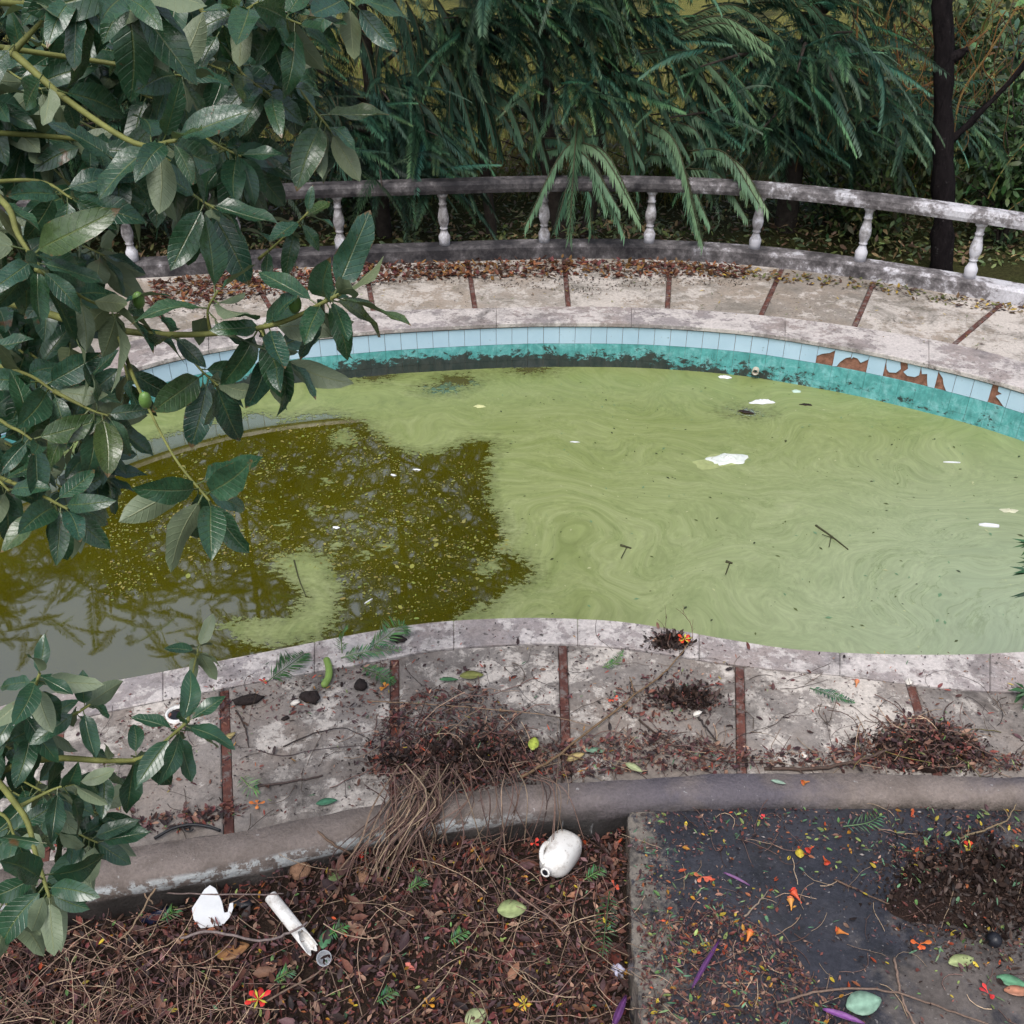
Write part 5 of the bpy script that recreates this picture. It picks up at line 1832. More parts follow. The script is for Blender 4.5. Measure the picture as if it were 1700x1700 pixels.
# jug lying on its side, neck towards the camera
jc = on_soil(928, 1420, .085)
neck_to = (on_soil(903, 1440, .07) - jc).normalized()
zax = Vector((-.42, -.74, .22)).normalized()
xax = zax.cross(Vector((0, 0, 1))).normalized()
yax = zax.cross(xax)
JM = Matrix((xax, yax, zax)).transposed().to_4x4()
JM.translation = jc
jug = tag(empty("plastic_jug"), "dented white plastic jug lying on its side in the leaf litter", "jug")
jug.matrix_world = JM @ Matrix.Scale(.98, 4)
prof = [(.0, -.125), (.058, -.125), (.078, -.112), (.086, -.085), (.088, -.02), (.086, .03), (.078, .065), (.062, .095), (.042, .115), (.026, .126), (.022, .132), (.022, .150), (.025, .152), (.025, .160), (.016, .160), (.015, .10)]
V, F = [], []
N = 28
for rr_, z in prof:
    for k in range(N):
        a = 2 * math.pi * k / N
        sq = 1 / (abs(math.cos(a)) ** 5 + abs(math.sin(a)) ** 5) ** .2 if rr_ > .05 else 1
        dent = 1 - .10 * math.exp(-((a - 4.2) ** 2) / .3 - (z + .03) ** 2 / .003)
        # hollow beside the handle
        hol = 1 - .30 * math.exp(-((math.atan2(math.sin(a - 5.7), math.cos(a - 5.7))) ** 2) / .22 - ((z - .055) ** 2) / .0013)
        q = rr_ * (1 + .5 * (sq - 1)) * dent * hol
        V.append((q * math.cos(a), q * math.sin(a), z))
for i in range(len(prof) - 1):
    for k in range(N):
        k2 = (k + 1) % N
        F.append((i * N + k, i * N + k2, (i + 1) * N + k2, (i + 1) * N + k))
mb = MB(); mb.add(V, F)
mb.build("body", M['white_plastic'], jug, True)
mb = MB()
a = 5.7
hp = [Vector((.030 * math.cos(a), .030 * math.sin(a), .122)), Vector((.055 * math.cos(a), .055 * math.sin(a), .112)), Vector((.078 * math.cos(a), .078 * math.sin(a), .085)), Vector((.088 * math.cos(a), .088 * math.sin(a), .05)), Vector((.088 * math.cos(a), .088 * math.sin(a), .015)), Vector((.07 * math.cos(a), .07 * math.sin(a), -.01))]
mb.tube(crom(hp, 4), .0125, 10)
mb.build("handle", M['white_plastic'], jug, True)
mb = MB(); mb.lathe([(.0155, .1585), (.0155, .1595)], 16)
mb.build("mouth_shade", M['black'], jug)  # black disc standing in for the shade inside the neck

# split length of plastic pipe
pa, pb = on_soil(449, 1488, .085), on_soil(519, 1576, .085)
ax = (pb - pa).normalized()
L = (pb - pa).length
sd = ax.cross(Vector((0, 0, 1))).normalized(); up = sd.cross(ax)
ro, ri, N = .031, .0265, 28
def pipe_len(w):     # the far end is torn: a bite out of the upper side
    c_ = math.cos(w - math.pi / 2)
    return L - .10 * max(0, c_) ** .7 + (.012 * math.sin(5 * w) if c_ < .2 else .006 * math.sin(9 * w))
V, F = [], []
for rr_ in (ro, ri):
    for end in (0, 1):
        for k in range(N):
            w = 2 * math.pi * k / N
            V.append(pa + ax * (0 if end == 0 else pipe_len(w)) + (sd * math.cos(w) + up * math.sin(w)) * rr_)
for k in range(N):
    k2 = (k + 1) % N
    F += [(k, k2, N + k2, N + k), (2 * N + k2, 2 * N + k, 3 * N + k, 3 * N + k2), (N + k, N + k2, 3 * N + k2, 3 * N + k), (k2, k, 2 * N + k, 2 * N + k2)]
mb = MB(); mb.add([v - pa for v in V], F)
o = mb.build("plastic_pipe", M['white_plastic'])
o.location = pa
for p_ in o.data.polygons: p_.use_smooth = True
bevel(o, .001, 1)
tag(o, "white plastic pipe with a torn open end on the litter", "pipe")

# bent sheet of white foam
sc = on_soil(352, 1508, .085)
pl = [(-.095, .0), (-.04, .085), (-.015, .105), (.012, .09), (.03, .06), (.045, .03), (.058, -.02), (.075, -.018), (.082, .022), (.098, .026), (.10, .0), (.085, -.04), (.055, -.075), (.0, -.085), (-.05, -.09), (-.085, -.05)]
k = len(pl)
tiltM = Matrix.Rotation(R(48), 3, 'X')
V = []
for d_ in (0, -.006):
    for x, y in pl:
        q = Vector((x, y, d_))
        V.append(tiltM @ q)
mid = tiltM @ Vector((0, 0, -.004))
F = [tuple(range(k)), tuple(range(2 * k - 1, k - 1, -1))] + [((i + 1) % k, i, k + i, k + (i + 1) % k) for i in range(k)]
mb = MB(); mb.add(V, F)
o = mb.build("foam_sheet", M['white_card'])
o.location = sc
o.modifiers.new("tri", 'TRIANGULATE')
tag(o, "torn sheet of white foam standing in the litter beside the plastic pipe", "foam sheet")

# crushed clear cup beyond the pipe's torn end
def m_clear():
    n = NT("cloudy_clear_plastic")
    g = n.bsdf((.75, .78, .82), .18, None, .6, Transmission_Weight=.55, IOR=1.3)
    return n.done(g)
M['clear'] = m_clear()
M['pale_blue'] = m_plain("pale_blue_plastic", (.42, .46, .58), .4, .15, 14.)
cp = on_soil(541, 1592, .012)
cup = tag(empty("plastic_cup", cp), "small crushed clear plastic cup at the torn end of the pipe", "cup")
prof = [(.022, 0), (.024, .004), (.029, .045), (.031, .048), (.029, .049), (.0265, .044), (.021, .006)]
Mx = Matrix.Rotation(.5, 3, 'X') @ Matrix.Scale(1.15, 3)
mb = MB(); mb.lathe(prof, 18, (0, 0, 0), None, Mx)
mb.build("body", M['clear'], cup, True)
mb = MB(); mb.lathe([(.019, .0), (.021, .002), (.019, .007)], 14, (0, -.004, -.004), None, Mx)
mb.build("base", M['pale_blue'], cup, True)


def lump(name, label, cat, p, rx, ry, rz, mat, seed, rot=0., rough=.15, group=None, n=(14, 10)):
    r = random.Random(seed)
    ph = [r.uniform(0, 6.28) for _ in range(6)]
    V, F = [], []
    nu, nv = n
    for j in range(nv + 1):
        th = math.pi * j / nv
        for i in range(nu):
            a = 2 * math.pi * i / nu
            k_ = 1 + rough * (math.sin(2 * a + ph[0]) * math.sin(th + ph[1]) + .6 * math.sin(5 * a + ph[2]) * math.sin(3 * th + ph[3]) + .4 * r.uniform(-1, 1) * math.sin(th))
            V.append((rx * k_ * math.sin(th) * math.cos(a), ry * k_ * math.sin(th) * math.sin(a), rz * k_ * math.cos(th)))
    for j in range(nv):
        for i in range(nu):
            i2 = (i + 1) % nu
            F.append((j * nu + i, (j + 1) * nu + i, (j + 1) * nu + i2, j * nu + i2))
    mb = MB(); mb.add(V, F)
    o = mb.build(name, mat, None, True)
    o.location = p + Vector((0, 0, rz * .8)); o.rotation_euler = (r.uniform(-.2, .2), r.uniform(-.2, .2), rot)
    tag(o, label, cat, group)
    return o


M['husk'] = m_plain("fibrous_husk", (.28, .16, .10), .85, .45, 22., .2, 1., .01)
lump("fruit_husk", "round tan fruit husk against the kerb above the white pipe", "husk", on_soil(500, 1452), .052, .05, .042, M['husk'], 1, .3, .08)
lump("fruit_husk", "smaller tan fruit husk beside the dry stems draped off the kerb", "husk", on_soil(603, 1460), .034, .03, .026, M['husk'], 2, .8, .08)
lump("dark_ball", "small shiny black ball on the slab below the soil heap", "ball", at(1648, 1566, SLAB_Z), .034, .034, .034, M['black'], 3, 0, .03, None, (18, 14))
M['navy'] = m_plain("dark_blue_plastic", (.012, .015, .04), .35, .4, 10.)
lump("plastic_scrap", "crumpled dark blue plastic scrap in the litter left of the foam sheet", "plastic scrap", on_soil(262, 1524), .055, .035, .025, M['navy'], 4, .4, .3)
lump("plastic_scrap", "black plastic scrap between the foam sheet and the white pipe", "plastic scrap", on_soil(400, 1500), .06, .03, .014, M['black'], 5, -.2, .3)
M['lilac'] = m_plain("pale_crumpled_plastic", (.42, .42, .55), .5, .3, 30.)
lump("plastic_scrap", "pale crumpled plastic scrap at the foot of the slab's side", "plastic scrap", on_soil(1025, 1615), .035, .03, .03, M['lilac'], 6, .4, .4)

# rotten bark pieces on the deck
GB = "chunks of rotten bark on the near deck"
lump("bark_chunk", "long black bark chunk lying near the seam beside the drain hole", "bark", at(412, 1166, .0), .085, .032, .026, M['char'], 11, .15, .25, GB)
lump("bark_chunk", "blocky dark bark chunk below the curved green pod", "bark", at(516, 1162, .0), .06, .042, .032, M['char'], 12, -.5, .25, GB)
lump("bark_chunk", "round black bark chunk alone on bare concrete", "bark", at(599, 1143, .0), .042, .036, .032, M['char'], 13, 0, .2, GB)
lump("bark_chunk", "dark bark chunk on the pool's edge beside the green frond", "bark", at(661, 1064, .008), .056, .03, .022, M['char'], 14, .1, .25, GB)
lump("bark_chunk", "tiny dark crumb of bark on the bare deck panel", "bark", at(474, 1194, .0), .022, .014, .01, M['char'], 15, .1, .25, GB)
lump("nut", "small round dark nut on the deck among the hanging leaves", "nut", at(208, 1305, .0), .035, .035, .03, M['char'], 16, .1, .06, None)

# green pod
M['pod'] = m_plain("green_pod", (.20, .31, .07), .5, .2, 14.)
mb = MB()
pp_ = crom([at(541, 1092, .02), at(546, 1108, .022), at(545, 1125, .022), at(536, 1140, .018)], 5)
mb.tube(pp_, [.006] + [.021] * (len(pp_) - 2) + [.008], 10)
tag(mb.build("seed_pod", M['pod'], None, True), "thick curved bright green seed pod lying across the deck seam", "seed pod")

# shells and stone bits
M['shell'] = m_plain("white_shell", (.66, .62, .56), .5, .2, 30.)
for x, y, lb in ((1157, 1187, "white shell fragment on the deck below the dark dirt smear"), (1508, 1134, "white shell fragment at the top of the rightmost timber divider"), (1335, 1256, "square white chip lying in the kerb litter"), (491, 1168, "pale round chip between the two dark bark chunks")):
    lump("shell_chip", lb, "shell", at(x, y, .0), .028, .02, .012, M['shell'], x, .3, .25, "white chips on the near deck", (8, 6))

# drain sleeve in the deck
mb = MB()
q = at(296, 1188, 0)
V, F = [], []
N = 22
for rr_, z in ((.068, -.03), (.068, .022), (.056, .022), (.056, -.03)):
    for k in range(N):
        a = 2 * math.pi * k / N
        V.append((rr_ * math.cos(a), rr_ * .95 * math.sin(a), z))
for i in range(3):
    for k in range(N):
        k2 = (k + 1) % N
        F.append((i * N + k, i * N + k2, (i + 1) * N + k2, (i + 1) * N + k))
mb.add(V, F)
dr = tag(empty("drain_sleeve", q), "round white plastic drain sleeve set in the deck under the hanging leaves", "drain")
mb.build("collar", M['white_plastic'], dr, True)
mb = MB(); mb.lathe([(.055, .001), (.055, .003)], 20)
mb.build("hole", M['black'], dr)  # black disc laid across the sleeve, painted darkness of its inside

# bent iron scroll
M['iron'] = m_plain("black_iron", (.012, .013, .016), .5, .4, 20.)
sc_ = tag(empty("iron_scroll", at(310, 1378, .01)), "bent black iron scroll lying beside the kerb", "ironwork")
b_ = Vector(sc_.location)
mb = MB(); mb.tube(crom([at(256, 1392, .02) - b_, at(285, 1376, .03) - b_, at(315, 1369, .035) - b_, at(345, 1372, .03) - b_, at(366, 1379, .02) - b_], 5), .008, 7)
mb.build("bar", M['iron'], sc_, True)
mb = MB(); mb.tube([at(312 + 9 * (1 - t * .8) * math.cos(7 * t), 1376 + 5 * (1 - t * .8) * math.sin(7 * t), .02) - b_ for t in [i / 16 for i in range(17)]], .004, 6)
mb.build("curl", M['iron'], sc_, True)

# ------------------------------------------------------------------ fallen fronds
def frond(label, pts, z, L, n, col, seed, wid=.05, lift=.02, h3=None):
    """feather leaf: rib with two rows of narrow leaflets"""
    r = random.Random(seed)
    cv_ = crom([at(x, y, z + (h3[i] if h3 else lift * math.sin(math.pi * i / (len(pts) - 1)))) for i, (x, y) in enumerate(pts)], 6)
    b = cv_[0].copy()
    mb = MB()
    mb.tube([p - b for p in cv_], [.0035 * (1 - .6 * i / len(cv_)) for i in range(len(cv_))], 5, (col[0] * 1.6, col[1] * 1.3, col[2]))
    for k in range(n):
        t = .08 + .9 * k / n
        f = t * (len(cv_) - 1); i = min(len(cv_) - 2, int(f))
        p = cv_[i].lerp(cv_[i + 1], f - i) - b
        tg = (cv_[i + 1] - cv_[i]).normalized()
        sd = tg.cross(Vector((0, 0, 1))); sd = sd.normalized() if sd.length > .05 else Vector((1, 0, 0))
        for s in (-1, 1):
            d = (tg * r.uniform(.35, .7) + sd * s + Vector((0, 0, r.uniform(-.1, .35)))).normalized()
            ll = wid * (.45 + .75 * math.sin(math.pi * min(1, t + .08))) * r.uniform(.8, 1.2)
            w_ = Vector((-d.y, d.x, .3)).normalized() * .0036
            cc = tuple(c_ * r.uniform(.7, 1.5) for c_ in col)
            m_ = p + d * ll * .5 + Vector((0, 0, .004))
            mb.add([p, m_ + w_, p + d * ll, m_ - w_], [(0, 1, 2, 3)], cc)
    o = mb.build("fallen_frond", M['bushleaf'])
    o.location = b
    tag(o, label, "frond", "green fronds fallen on the ground")


GR = (.055, .13, .05)
frond("dark green feathery frond beside the curved green pod", [(446, 1130), (478, 1106), (508, 1084)], .012, 0, 40, (.035, .095, .03), 1, .10, .05)
frond("large pale green frond lying over the pool's edge by a bark chunk", [(610, 1078), (640, 1058), (662, 1040), (676, 1048)], .012, 0, 46, (.09, .19, .08), 2, .10, .06)
frond("green frond standing upright at the pool's edge above the water", [(568, 1084), (567, 1066), (569, 1050), (576, 1046)], .012, 0, 26, (.09, .18, .06), 3, .05, .1, [0, .08, .16, .19])
frond("flattened pale frond spread along the edge below the large one", [(566, 1092), (610, 1082), (668, 1078)], .014, 0, 34, (.10, .19, .10), 4, .07, .02)
frond("short green frond on the deck right of the curved pod", [(602, 1108), (630, 1120), (656, 1136)], .01, 0, 26, (.05, .14, .05), 5, .06, .02)
frond("small green frond near the third timber divider on the deck", [(1000, 1108), (1020, 1100), (1035, 1078)], .01, 0, 18, (.07, .17, .05), 6, .035, .02)
frond("blue green frond lying between the two rightmost timber dividers", [(1345, 1142), (1385, 1156), (1420, 1166)], .01, 0, 24, (.04, .12, .06), 7, .045, .02)
frond("thin pale sprig lying on the deck near the kerb under the hanging leaves", [(400, 1290), (415, 1306), (430, 1312)], .01, 0, 12, (.12, .24, .10), 8, .06, .03)
frond("dark green sprig drooping over the slab's side", [(1012, 1480), (1006, 1530), (1000, 1590)], -.10, 0, 16, (.03, .09, .04), 9, .06, .06)
frond("green sprig on the wet slab below the kerb", [(1400, 1372), (1440, 1366), (1466, 1352)], .012, 0, 10, (.06, .14, .07), 10, .06, .03)

for i, (x, y, lb) in enumerate(((560, 1545, "bright green sprig in the litter right of the white pipe"), (690, 1470, "small green sprig in the litter under the dry stems"), (470, 1620, "pale green sprig low in the brown litter"), (640, 1655, "dark green sprig near the bottom of the brown litter"), (760, 1555, "thin green sprig in the middle of the brown litter"), (985, 1452, "blue green sprig in the litter between the jug and the slab"), (280, 1520, "small green sprout beside the dark blue scrap"))):
    p_ = on_soil(x, y, .05)
    frond(lb, [(x - 14, y + 8), (x + 2, y - 2), (x + 18, y - 10)], p_.z, 0, 9, (.08, .19, .07), 40 + i, .045, .03)

# ------------------------------------------------------------------ fallen single leaves
M['fallen'] = m_attr("fallen_leaf", .5, .2, 30., .4, .1)
def fallen(label, px, py, z, L, w, rz, col, cat="leaf", pts=7, curl=.06, name="fallen_leaf", group="single leaves fallen around the deck"):
    V, F = [], []
    for i in range(pts + 1):
        t = i / pts
        ww = w * math.sin(math.pi * min(1, max(0, t * .96 + .02)) ** .85) ** .8
        for s in (-1, -.5, 0, .5, 1):
            V.append(((t - .5) * L, s * ww, .008 + curl * (abs(s) ** 2) * w + .04 * L * math.sin(3 * t)))
    for i in range(pts):
        for k in range(4):
            F.append((i * 5 + k, (i + 1) * 5 + k, (i + 1) * 5 + k + 1, i * 5 + k + 1))
    mb = MB(); mb.add(V, F, col)
    fk_ = rnd.random() * 6
    mb.c = [tuple(q * ((1.35 if i % 5 == 2 else .95 if i % 5 in (1, 3) else .78) + .18 * math.sin(fk_ + i * 1.7)) for q in col) for i in range(len(V))]
    o = mb.build(name, M['fallen'], None, True)
    mod = o.modifiers.new("thick", 'SOLIDIFY'); mod.thickness = .0015
    o.location = at(px, py, z)
    o.rotation_euler = (rnd.uniform(-.12, .12), rnd.uniform(-.12, .12), rz)
    tag(o, label, cat, group)
    return o


SZ = -.14
fallen("large round pale green leaf lying on the brown litter below the jug", 850, 1512, SZ, .14, .055, .15, (.30, .36, .16))
fallen("large blue green leaf on the twig at the bottom of the slab", 1434, 1668, SLAB_Z + .02, .155, .055, .2, (.22, .36, .27))
fallen("pale green leaf at the bottom edge of the brown litter", 790, 1690, -.25, .11, .04, .6, (.33, .38, .20))
fallen("grey green leaf with a ragged edge beside the dry stems under the kerb", 563, 1448, SZ, .15, .04, .9, (.18, .25, .10))
fallen("yellow leaf on the wet slab beside red flowers", 1327, 1418, SLAB_Z, .06, .022, 1.5, (.48, .38, .04))
fallen("olive brown leaf standing at the top of the middle dirt mound", 783, 1123, .015, .14, .032, .15, (.17, .18, .05))
fallen("dark green leaf lying beside the olive brown one on the deck", 745, 1130, .006, .11, .018, .1, (.06, .16, .07))
fallen("yellow green leaf standing in the middle dirt mound", 886, 1236, .04, .09, .03, 1.4, (.32, .38, .06))
fallen("flat grey green leaf on the deck near the foot of the diagonal twig", 988, 1248, .008, .12, .02, .0, (.16, .27, .18))
fallen("tan leaf on the deck under the foot of the diagonal twig", 955, 1258, .01, .11, .022, .35, (.36, .28, .12))
fallen("pale leaf lying against the kerb's back edge", 1052, 1276, .03, .10, .022, -.6, (.34, .38, .20))
fallen("two toned pale green leaf at the right of the slab below the soil heap", 1595, 1597, SLAB_Z, .13, .03, .25, (.30, .35, .16))
fallen("teal green leaf near the bottom right corner of the slab", 1680, 1632, SLAB_Z, .13, .028, -.35, (.10, .25, .14))
fallen("salmon coloured dead leaf by the teal leaf at the slab's corner", 1690, 1648, SLAB_Z + .004, .12, .026, -.1, (.40, .18, .11))
fallen("big curled tan dead leaf below the foam sheet", 388, 1580, -.20, .15, .045, .35, (.26, .13, .055))
fallen("green leaf beside the torn end of the white pipe", 541, 1560, -.17, .10, .03, 1.4, (.07, .19, .09))
fallen("dark teal leaf lying near the kerb on the left deck", 543, 1333, .006, .11, .022, .1, (.05, .16, .09))
fallen("pale grey green leaf fallen on the kerb top", 1292, 1300, KT + .002, .075, .012, -.4, (.24, .33, .26))
fallen("brown leaf upright against the black bark chunk", 380, 1225, .006, .09, .02, .8, (.30, .24, .10))
PU = (.10, .035, .13)
GP = "purple strap leaves thrown on the slab"
fallen("long purple and green strap leaf slanting across the slab litter", 1172, 1602, SLAB_Z + .02, .26, .010, .95, PU, "strap leaf", 9, .9, "strap_leaf", GP)
fallen("purple strap leaf on the wet slab with a teal leaf beside it", 1222, 1462, SLAB_Z + .01, .13, .007, -.52, (.17, .07, .19), "strap leaf", 9, .9, "strap_leaf", GP)
fallen("broad bright purple strap leaf at the bottom edge of the slab", 1400, 1690, SLAB_Z + .03, .17, .014, -.45, (.20, .07, .25), "strap leaf", 9, .5, "strap_leaf", GP)
fallen("dark purple strap leaf at the bottom of the slab's side", 1028, 1682, -.22, .16, .016, 1.1, PU, "strap leaf", 9, .9, "strap_leaf", GP)

# ------------------------------------------------------------------ red flowers
def flower(label, px, py, z, s, seed, star=False, tube=False, col=(.62, .06, .02)):
    r = random.Random(seed)
    root = tag(empty("fallen_flower", at(px, py, z), r.uniform(0, 6)), label, "flower", "red flowers fallen around the pool")
    if tube:
        mb = MB()
        q = crom([(0, 0, .012), (s * .35, 0, .014), (s * .7, s * .05, .018), (s, s * .08, .02)], 3)
        mb.tube(q, [.003 + .30 * s * (i / (len(q) - 1)) ** 2.2 for i in range(len(q))], 9, (col[0], col[1] * 1.6, col[2]), False)
        mb.build("floral_tube", M['fallen'], root, True)
        for k in range(4):
            a = k * 1.57 + r.uniform(-.3, .3)
            mb = MB()
            c0 = Vector((s, s * .08, .02)); d = Vector((.5, math.cos(a) * .8, math.sin(a) * .5))
            w = Vector((0, -math.sin(a), math.cos(a) * .6)) * s * .22
            mb.add([c0 - w * .6, c0 + w * .6, c0 + d * s * .3 + w, c0 + d * s * .42, c0 + d * s * .3 - w], [(0, 1, 2, 3, 4)], col)
            o = mb.build("petal", M['fallen'], root)
            o.location.z = .006
    else:
        for k in range(5 if star else r.choice((3, 4, 4))):
            a = k * 1.2566 + r.uniform(-.55, .55)
            mb = MB()
            d = Vector((math.cos(a), math.sin(a), r.uniform(-.05, .55))) * r.uniform(.6, 1.05); w = Vector((-math.sin(a), math.cos(a), 0))
            V = []
            for t, ww in ((.06, .03), (.4, .07), (.65, .15 + .1 * r.random()), (.85, .2), (1., .06)):
                zz = .012 + .10 * s * math.sin(3 * t)
                V += [d * s * t - w * s * ww + Vector((0, 0, zz)), d * s * t + Vector((0, 0, zz + .05 * s)), d * s * t + w * s * ww + Vector((0, 0, zz))]
            F = []
            for i in range(4):
                F += [(i * 3, i * 3 + 1, i * 3 + 4, i * 3 + 3), (i * 3 + 1, i * 3 + 2, i * 3 + 5, i * 3 + 4)]
            mb.add(V, F, tuple(c_ * r.uniform(.8, 1.15) for c_ in col))
            mb.build("petal", M['fallen'], root, True)
        if star:
            for k in range(5):
                a = k * 1.2566 + .63
                mb = MB()
                d = Vector((math.cos(a), math.sin(a), .15)); w = Vector((-math.sin(a), math.cos(a), 0)) * s * .09
                zz = Vector((0, 0, .02 + .1 * s))
                mb.add([zz, d * s * .5 + w + zz, d * s * .85 + zz, d * s * .5 - w + zz], [(0, 1, 2, 3)], (.55, .50, .06))
                mb.build("sepal", M['fallen'], root)
    return root


flower("red flower with a yellow star on the soil heap at the slab's edge", 1609, 1414, .11, .055, 1, True)
flower("red flower with a yellow star on the dirt clump at the pool's edge", 1136, 1066, .04, .055, 2, True)
flower("bright red flower in the litter at the bottom left", 430, 1664, -.20, .06, 3, True, False, (.60, .035, .03))
flower("pink red flower alone on the wet slab just below the kerb", 1269, 1361, SLAB_Z, .032, 4, False, False, (.60, .06, .05))
flower("upper red tubular flower of the pair on the wet slab", 1350, 1408, SLAB_Z, .045, 5, False, True, (.60, .06, .05))
flower("lower red tubular flower of the pair on the wet slab", 1366, 1424, SLAB_Z, .045, 6, False, True, (.60, .07, .04))
flower("red tubular flower at the middle of the bare wet slab", 1330, 1502, SLAB_Z, .06, 7, False, True, (.60, .06, .04))
flower("orange tubular flower beside the red one on the bare wet slab", 1313, 1514, SLAB_Z, .05, 8, False, True, (.60, .17, .06))
flower("orange flower standing on the slab above the bottom twig", 1408, 1554, SLAB_Z, .05, 9, False, True, (.60, .13, .05))
flower("orange red flower on the kerb top", 1343, 1300, KT, .04, 10, False, True, (.60, .13, .05))
flower("salmon red flower on the slab beside the purple strap leaf", 1165, 1458, SLAB_Z + .01, .05, 11, False, False, (.55, .12, .06))
flower("red orange flower below the soil heap on the slab", 1525, 1570, SLAB_Z, .05, 12, False, False, (.60, .12, .03))
flower("small red flower near the slab's lower corner", 1640, 1652, SLAB_Z, .04, 13, False, False, (.60, .04, .04))
flower("orange flower on the deck beside the second timber divider", 640, 1144, .004, .04, 14, False, False, (.58, .20, .03))
flower("small red flower beside the dark green frond on the deck", 436, 1134, .004, .034, 15, False, False, (.55, .05, .04))
flower("orange flower on yellow stems near the kerb on the left deck", 428, 1338, .006, .045, 16, False, False, (.58, .20, .04))
flower("red flower lying in the middle of the near deck", 1019, 1164, .004, .04, 17, False, False, (.60, .10, .05))
flower("small red flower on the deck between the two rightmost dividers", 1420, 1143, .004, .04, 18, False, True, (.55, .13, .08))
flower("red flower beside the jug in the litter", 888, 1402, -.10, .035, 19, False, False, (.60, .06, .04))
flower("dull red flower at the foot of the draped dry stems", 596, 1425, -.10, .045, 20, False, False, (.50, .05, .03))
flower("orange flower at the foot of the slab litter", 1238, 1568, SLAB_Z, .05, 21, False, True, (.60, .12, .04))
flower("small orange flower below the jug near the slab's side", 1020, 1475, -.12, .035, 22, False, False, (.55, .08, .04))
flower("orange yellow flower at the bottom of the brown litter", 870, 1672, -.24, .045, 23, True, False, (.60, .28, .03))
flower("small yellow orange flower in the litter near the bottom", 710, 1670, -.24, .04, 24, False, False, (.60, .25, .03))

# ------------------------------------------------------------------ long twigs
def twig(label, pts, rad, col, name="twig", forks=0, seed=0, taper=.6, group="long twigs lying about"):
    r = random.Random(seed)
    W = [at(x, y, z) for x, y, z in pts]
    b = W[0].copy()
    c_ = crom([w - b for w in W], 6)
    mb = MB()
    c_ = [p + Vector((r.uniform(-1, 1), r.uniform(-1, 1), r.uniform(-.5, .5))) * rad * .6 for p in c_]
    mb.tube(c_, [rad * (1 - taper * i / (len(c_) - 1)) for i in range(len(c_))], 6, col)
    for k in range(forks):
        i = int(r.uniform(.15, .9) * (len(c_) - 2))
        d = (c_[i + 1] - c_[i]).normalized()
        s = Vector((-d.y, d.x, .3)) * r.choice((-1, 1))
        e = c_[i] + (d * .6 + s) * r.uniform(.04, .13)
        mb.tube(crom([c_[i], c_[i].lerp(e, .5) + Vector((0, 0, .01)), e], 3), rad * .45, 4, col)
    o = mb.build(name, M['twig'], None, True)
    o.location = b
    tag(o, label, "twig", group)


TB = (.16, .105, .06)
twig("long straight brown twig running diagonally across the near deck", [(865, 1292, .05), (930, 1250, .05), (1040, 1165, .03), (1110, 1110, .03), (1150, 1058, .05)], .0085, TB, forks=2, seed=1)
twig("dark twig forking down from the dirt smear to the kerb litter", [(1060, 1195, .01), (1110, 1232, .012), (1180, 1262, .012), (1300, 1268, .015)], .006, (.06, .04, .032), forks=3, seed=2)
twig("long dark twig lying along the kerb litter into the right mound", [(1270, 1276, .012), (1350, 1277, .02), (1420, 1264, .03), (1480, 1244, .05), (1540, 1222, .07)], .010, (.075, .05, .04), forks=2, seed=3, taper=.3)
twig("short dark twig hooking down from the white shell fragment", [(1160, 1190, .01), (1175, 1212, .012), (1198, 1240, .012)], .007, (.04, .032, .03), seed=4)
twig("thin arched dark twig on the bare deck panel", [(470, 1240, .006), (520, 1218, .01), (570, 1209, .012), (612, 1226, .006)], .0042, (.04, .03, .028), seed=5)
twig("straight dark stick near the kerb on the left deck", [(420, 1306, .008), (480, 1298, .01), (536, 1288, .008)], .006, (.07, .05, .045), seed=6, taper=.2)
twig("thin curved vine lying across the left deck", [(425, 1244, .006), (470, 1255, .008), (520, 1245, .01), (600, 1238, .01), (640, 1243, .006)], .003, (.07, .05, .05), seed=7)
twig("dark curved twig under the hanging leaves by the drain sleeve", [(392, 1180, .01), (408, 1210, .012), (412, 1240, .006)], .006, (.05, .035, .03), seed=8)
twig("long bare twig bowed across the bottom of the slab", [(1290, 1664, .02), (1350, 1648, .035), (1420, 1640, .04), (1490, 1648, .03), (1560, 1672, .02), (1640, 1700, .01)], .0055, (.16, .11, .085), forks=1, seed=9, taper=.3)
twig("pale twig curving down to the slab's bottom edge", [(1485, 1590, .01), (1490, 1625, .015), (1500, 1665, .015), (1518, 1700, .01)], .006, (.20, .14, .11), seed=10, taper=.2)
twig("brown twig reaching from the wet slab into the soil heap", [(1385, 1460, .01), (1430, 1480, .012), (1480, 1502, .015), (1520, 1506, .03), (1545, 1494, .05)], .005, (.11, .07, .05), forks=2, seed=11)
twig("thin twig with side shoots at the slab's corner below the kerb", [(1590, 1392, .02), (1640, 1376, .03), (1670, 1362, .04), (1688, 1334, .07)], .006, (.20, .15, .09), forks=3, seed=12)
twig("pale forked twig on the wet slab beside the purple strap leaf", [(1236, 1522, .02), (1262, 1495, .02), (1275, 1478, .015)], .005, (.22, .17, .13), forks=1, seed=13)
twig("grey twig bent across the white pipe", [(300, 1558, -.12), (350, 1546, -.11), (430, 1562, -.09), (480, 1548, -.06), (512, 1532, -.06)], .0065, (.20, .16, .15), seed=14, taper=.2)
twig("thin straight twig resting over the foam sheet and the pipe", [(255, 1482, -.10), (330, 1484, -.05), (440, 1485, -.05), (470, 1483, -.07)], .004, (.16, .12, .11), seed=15, taper=.2)
twig("dry stalk leaning on the kerb front above the foam sheet", [(212, 1408, .06), (222, 1440, .05), (240, 1484, -.05), (255, 1500, -.10)], .005, (.26, .18, .12), seed=16, taper=.2)
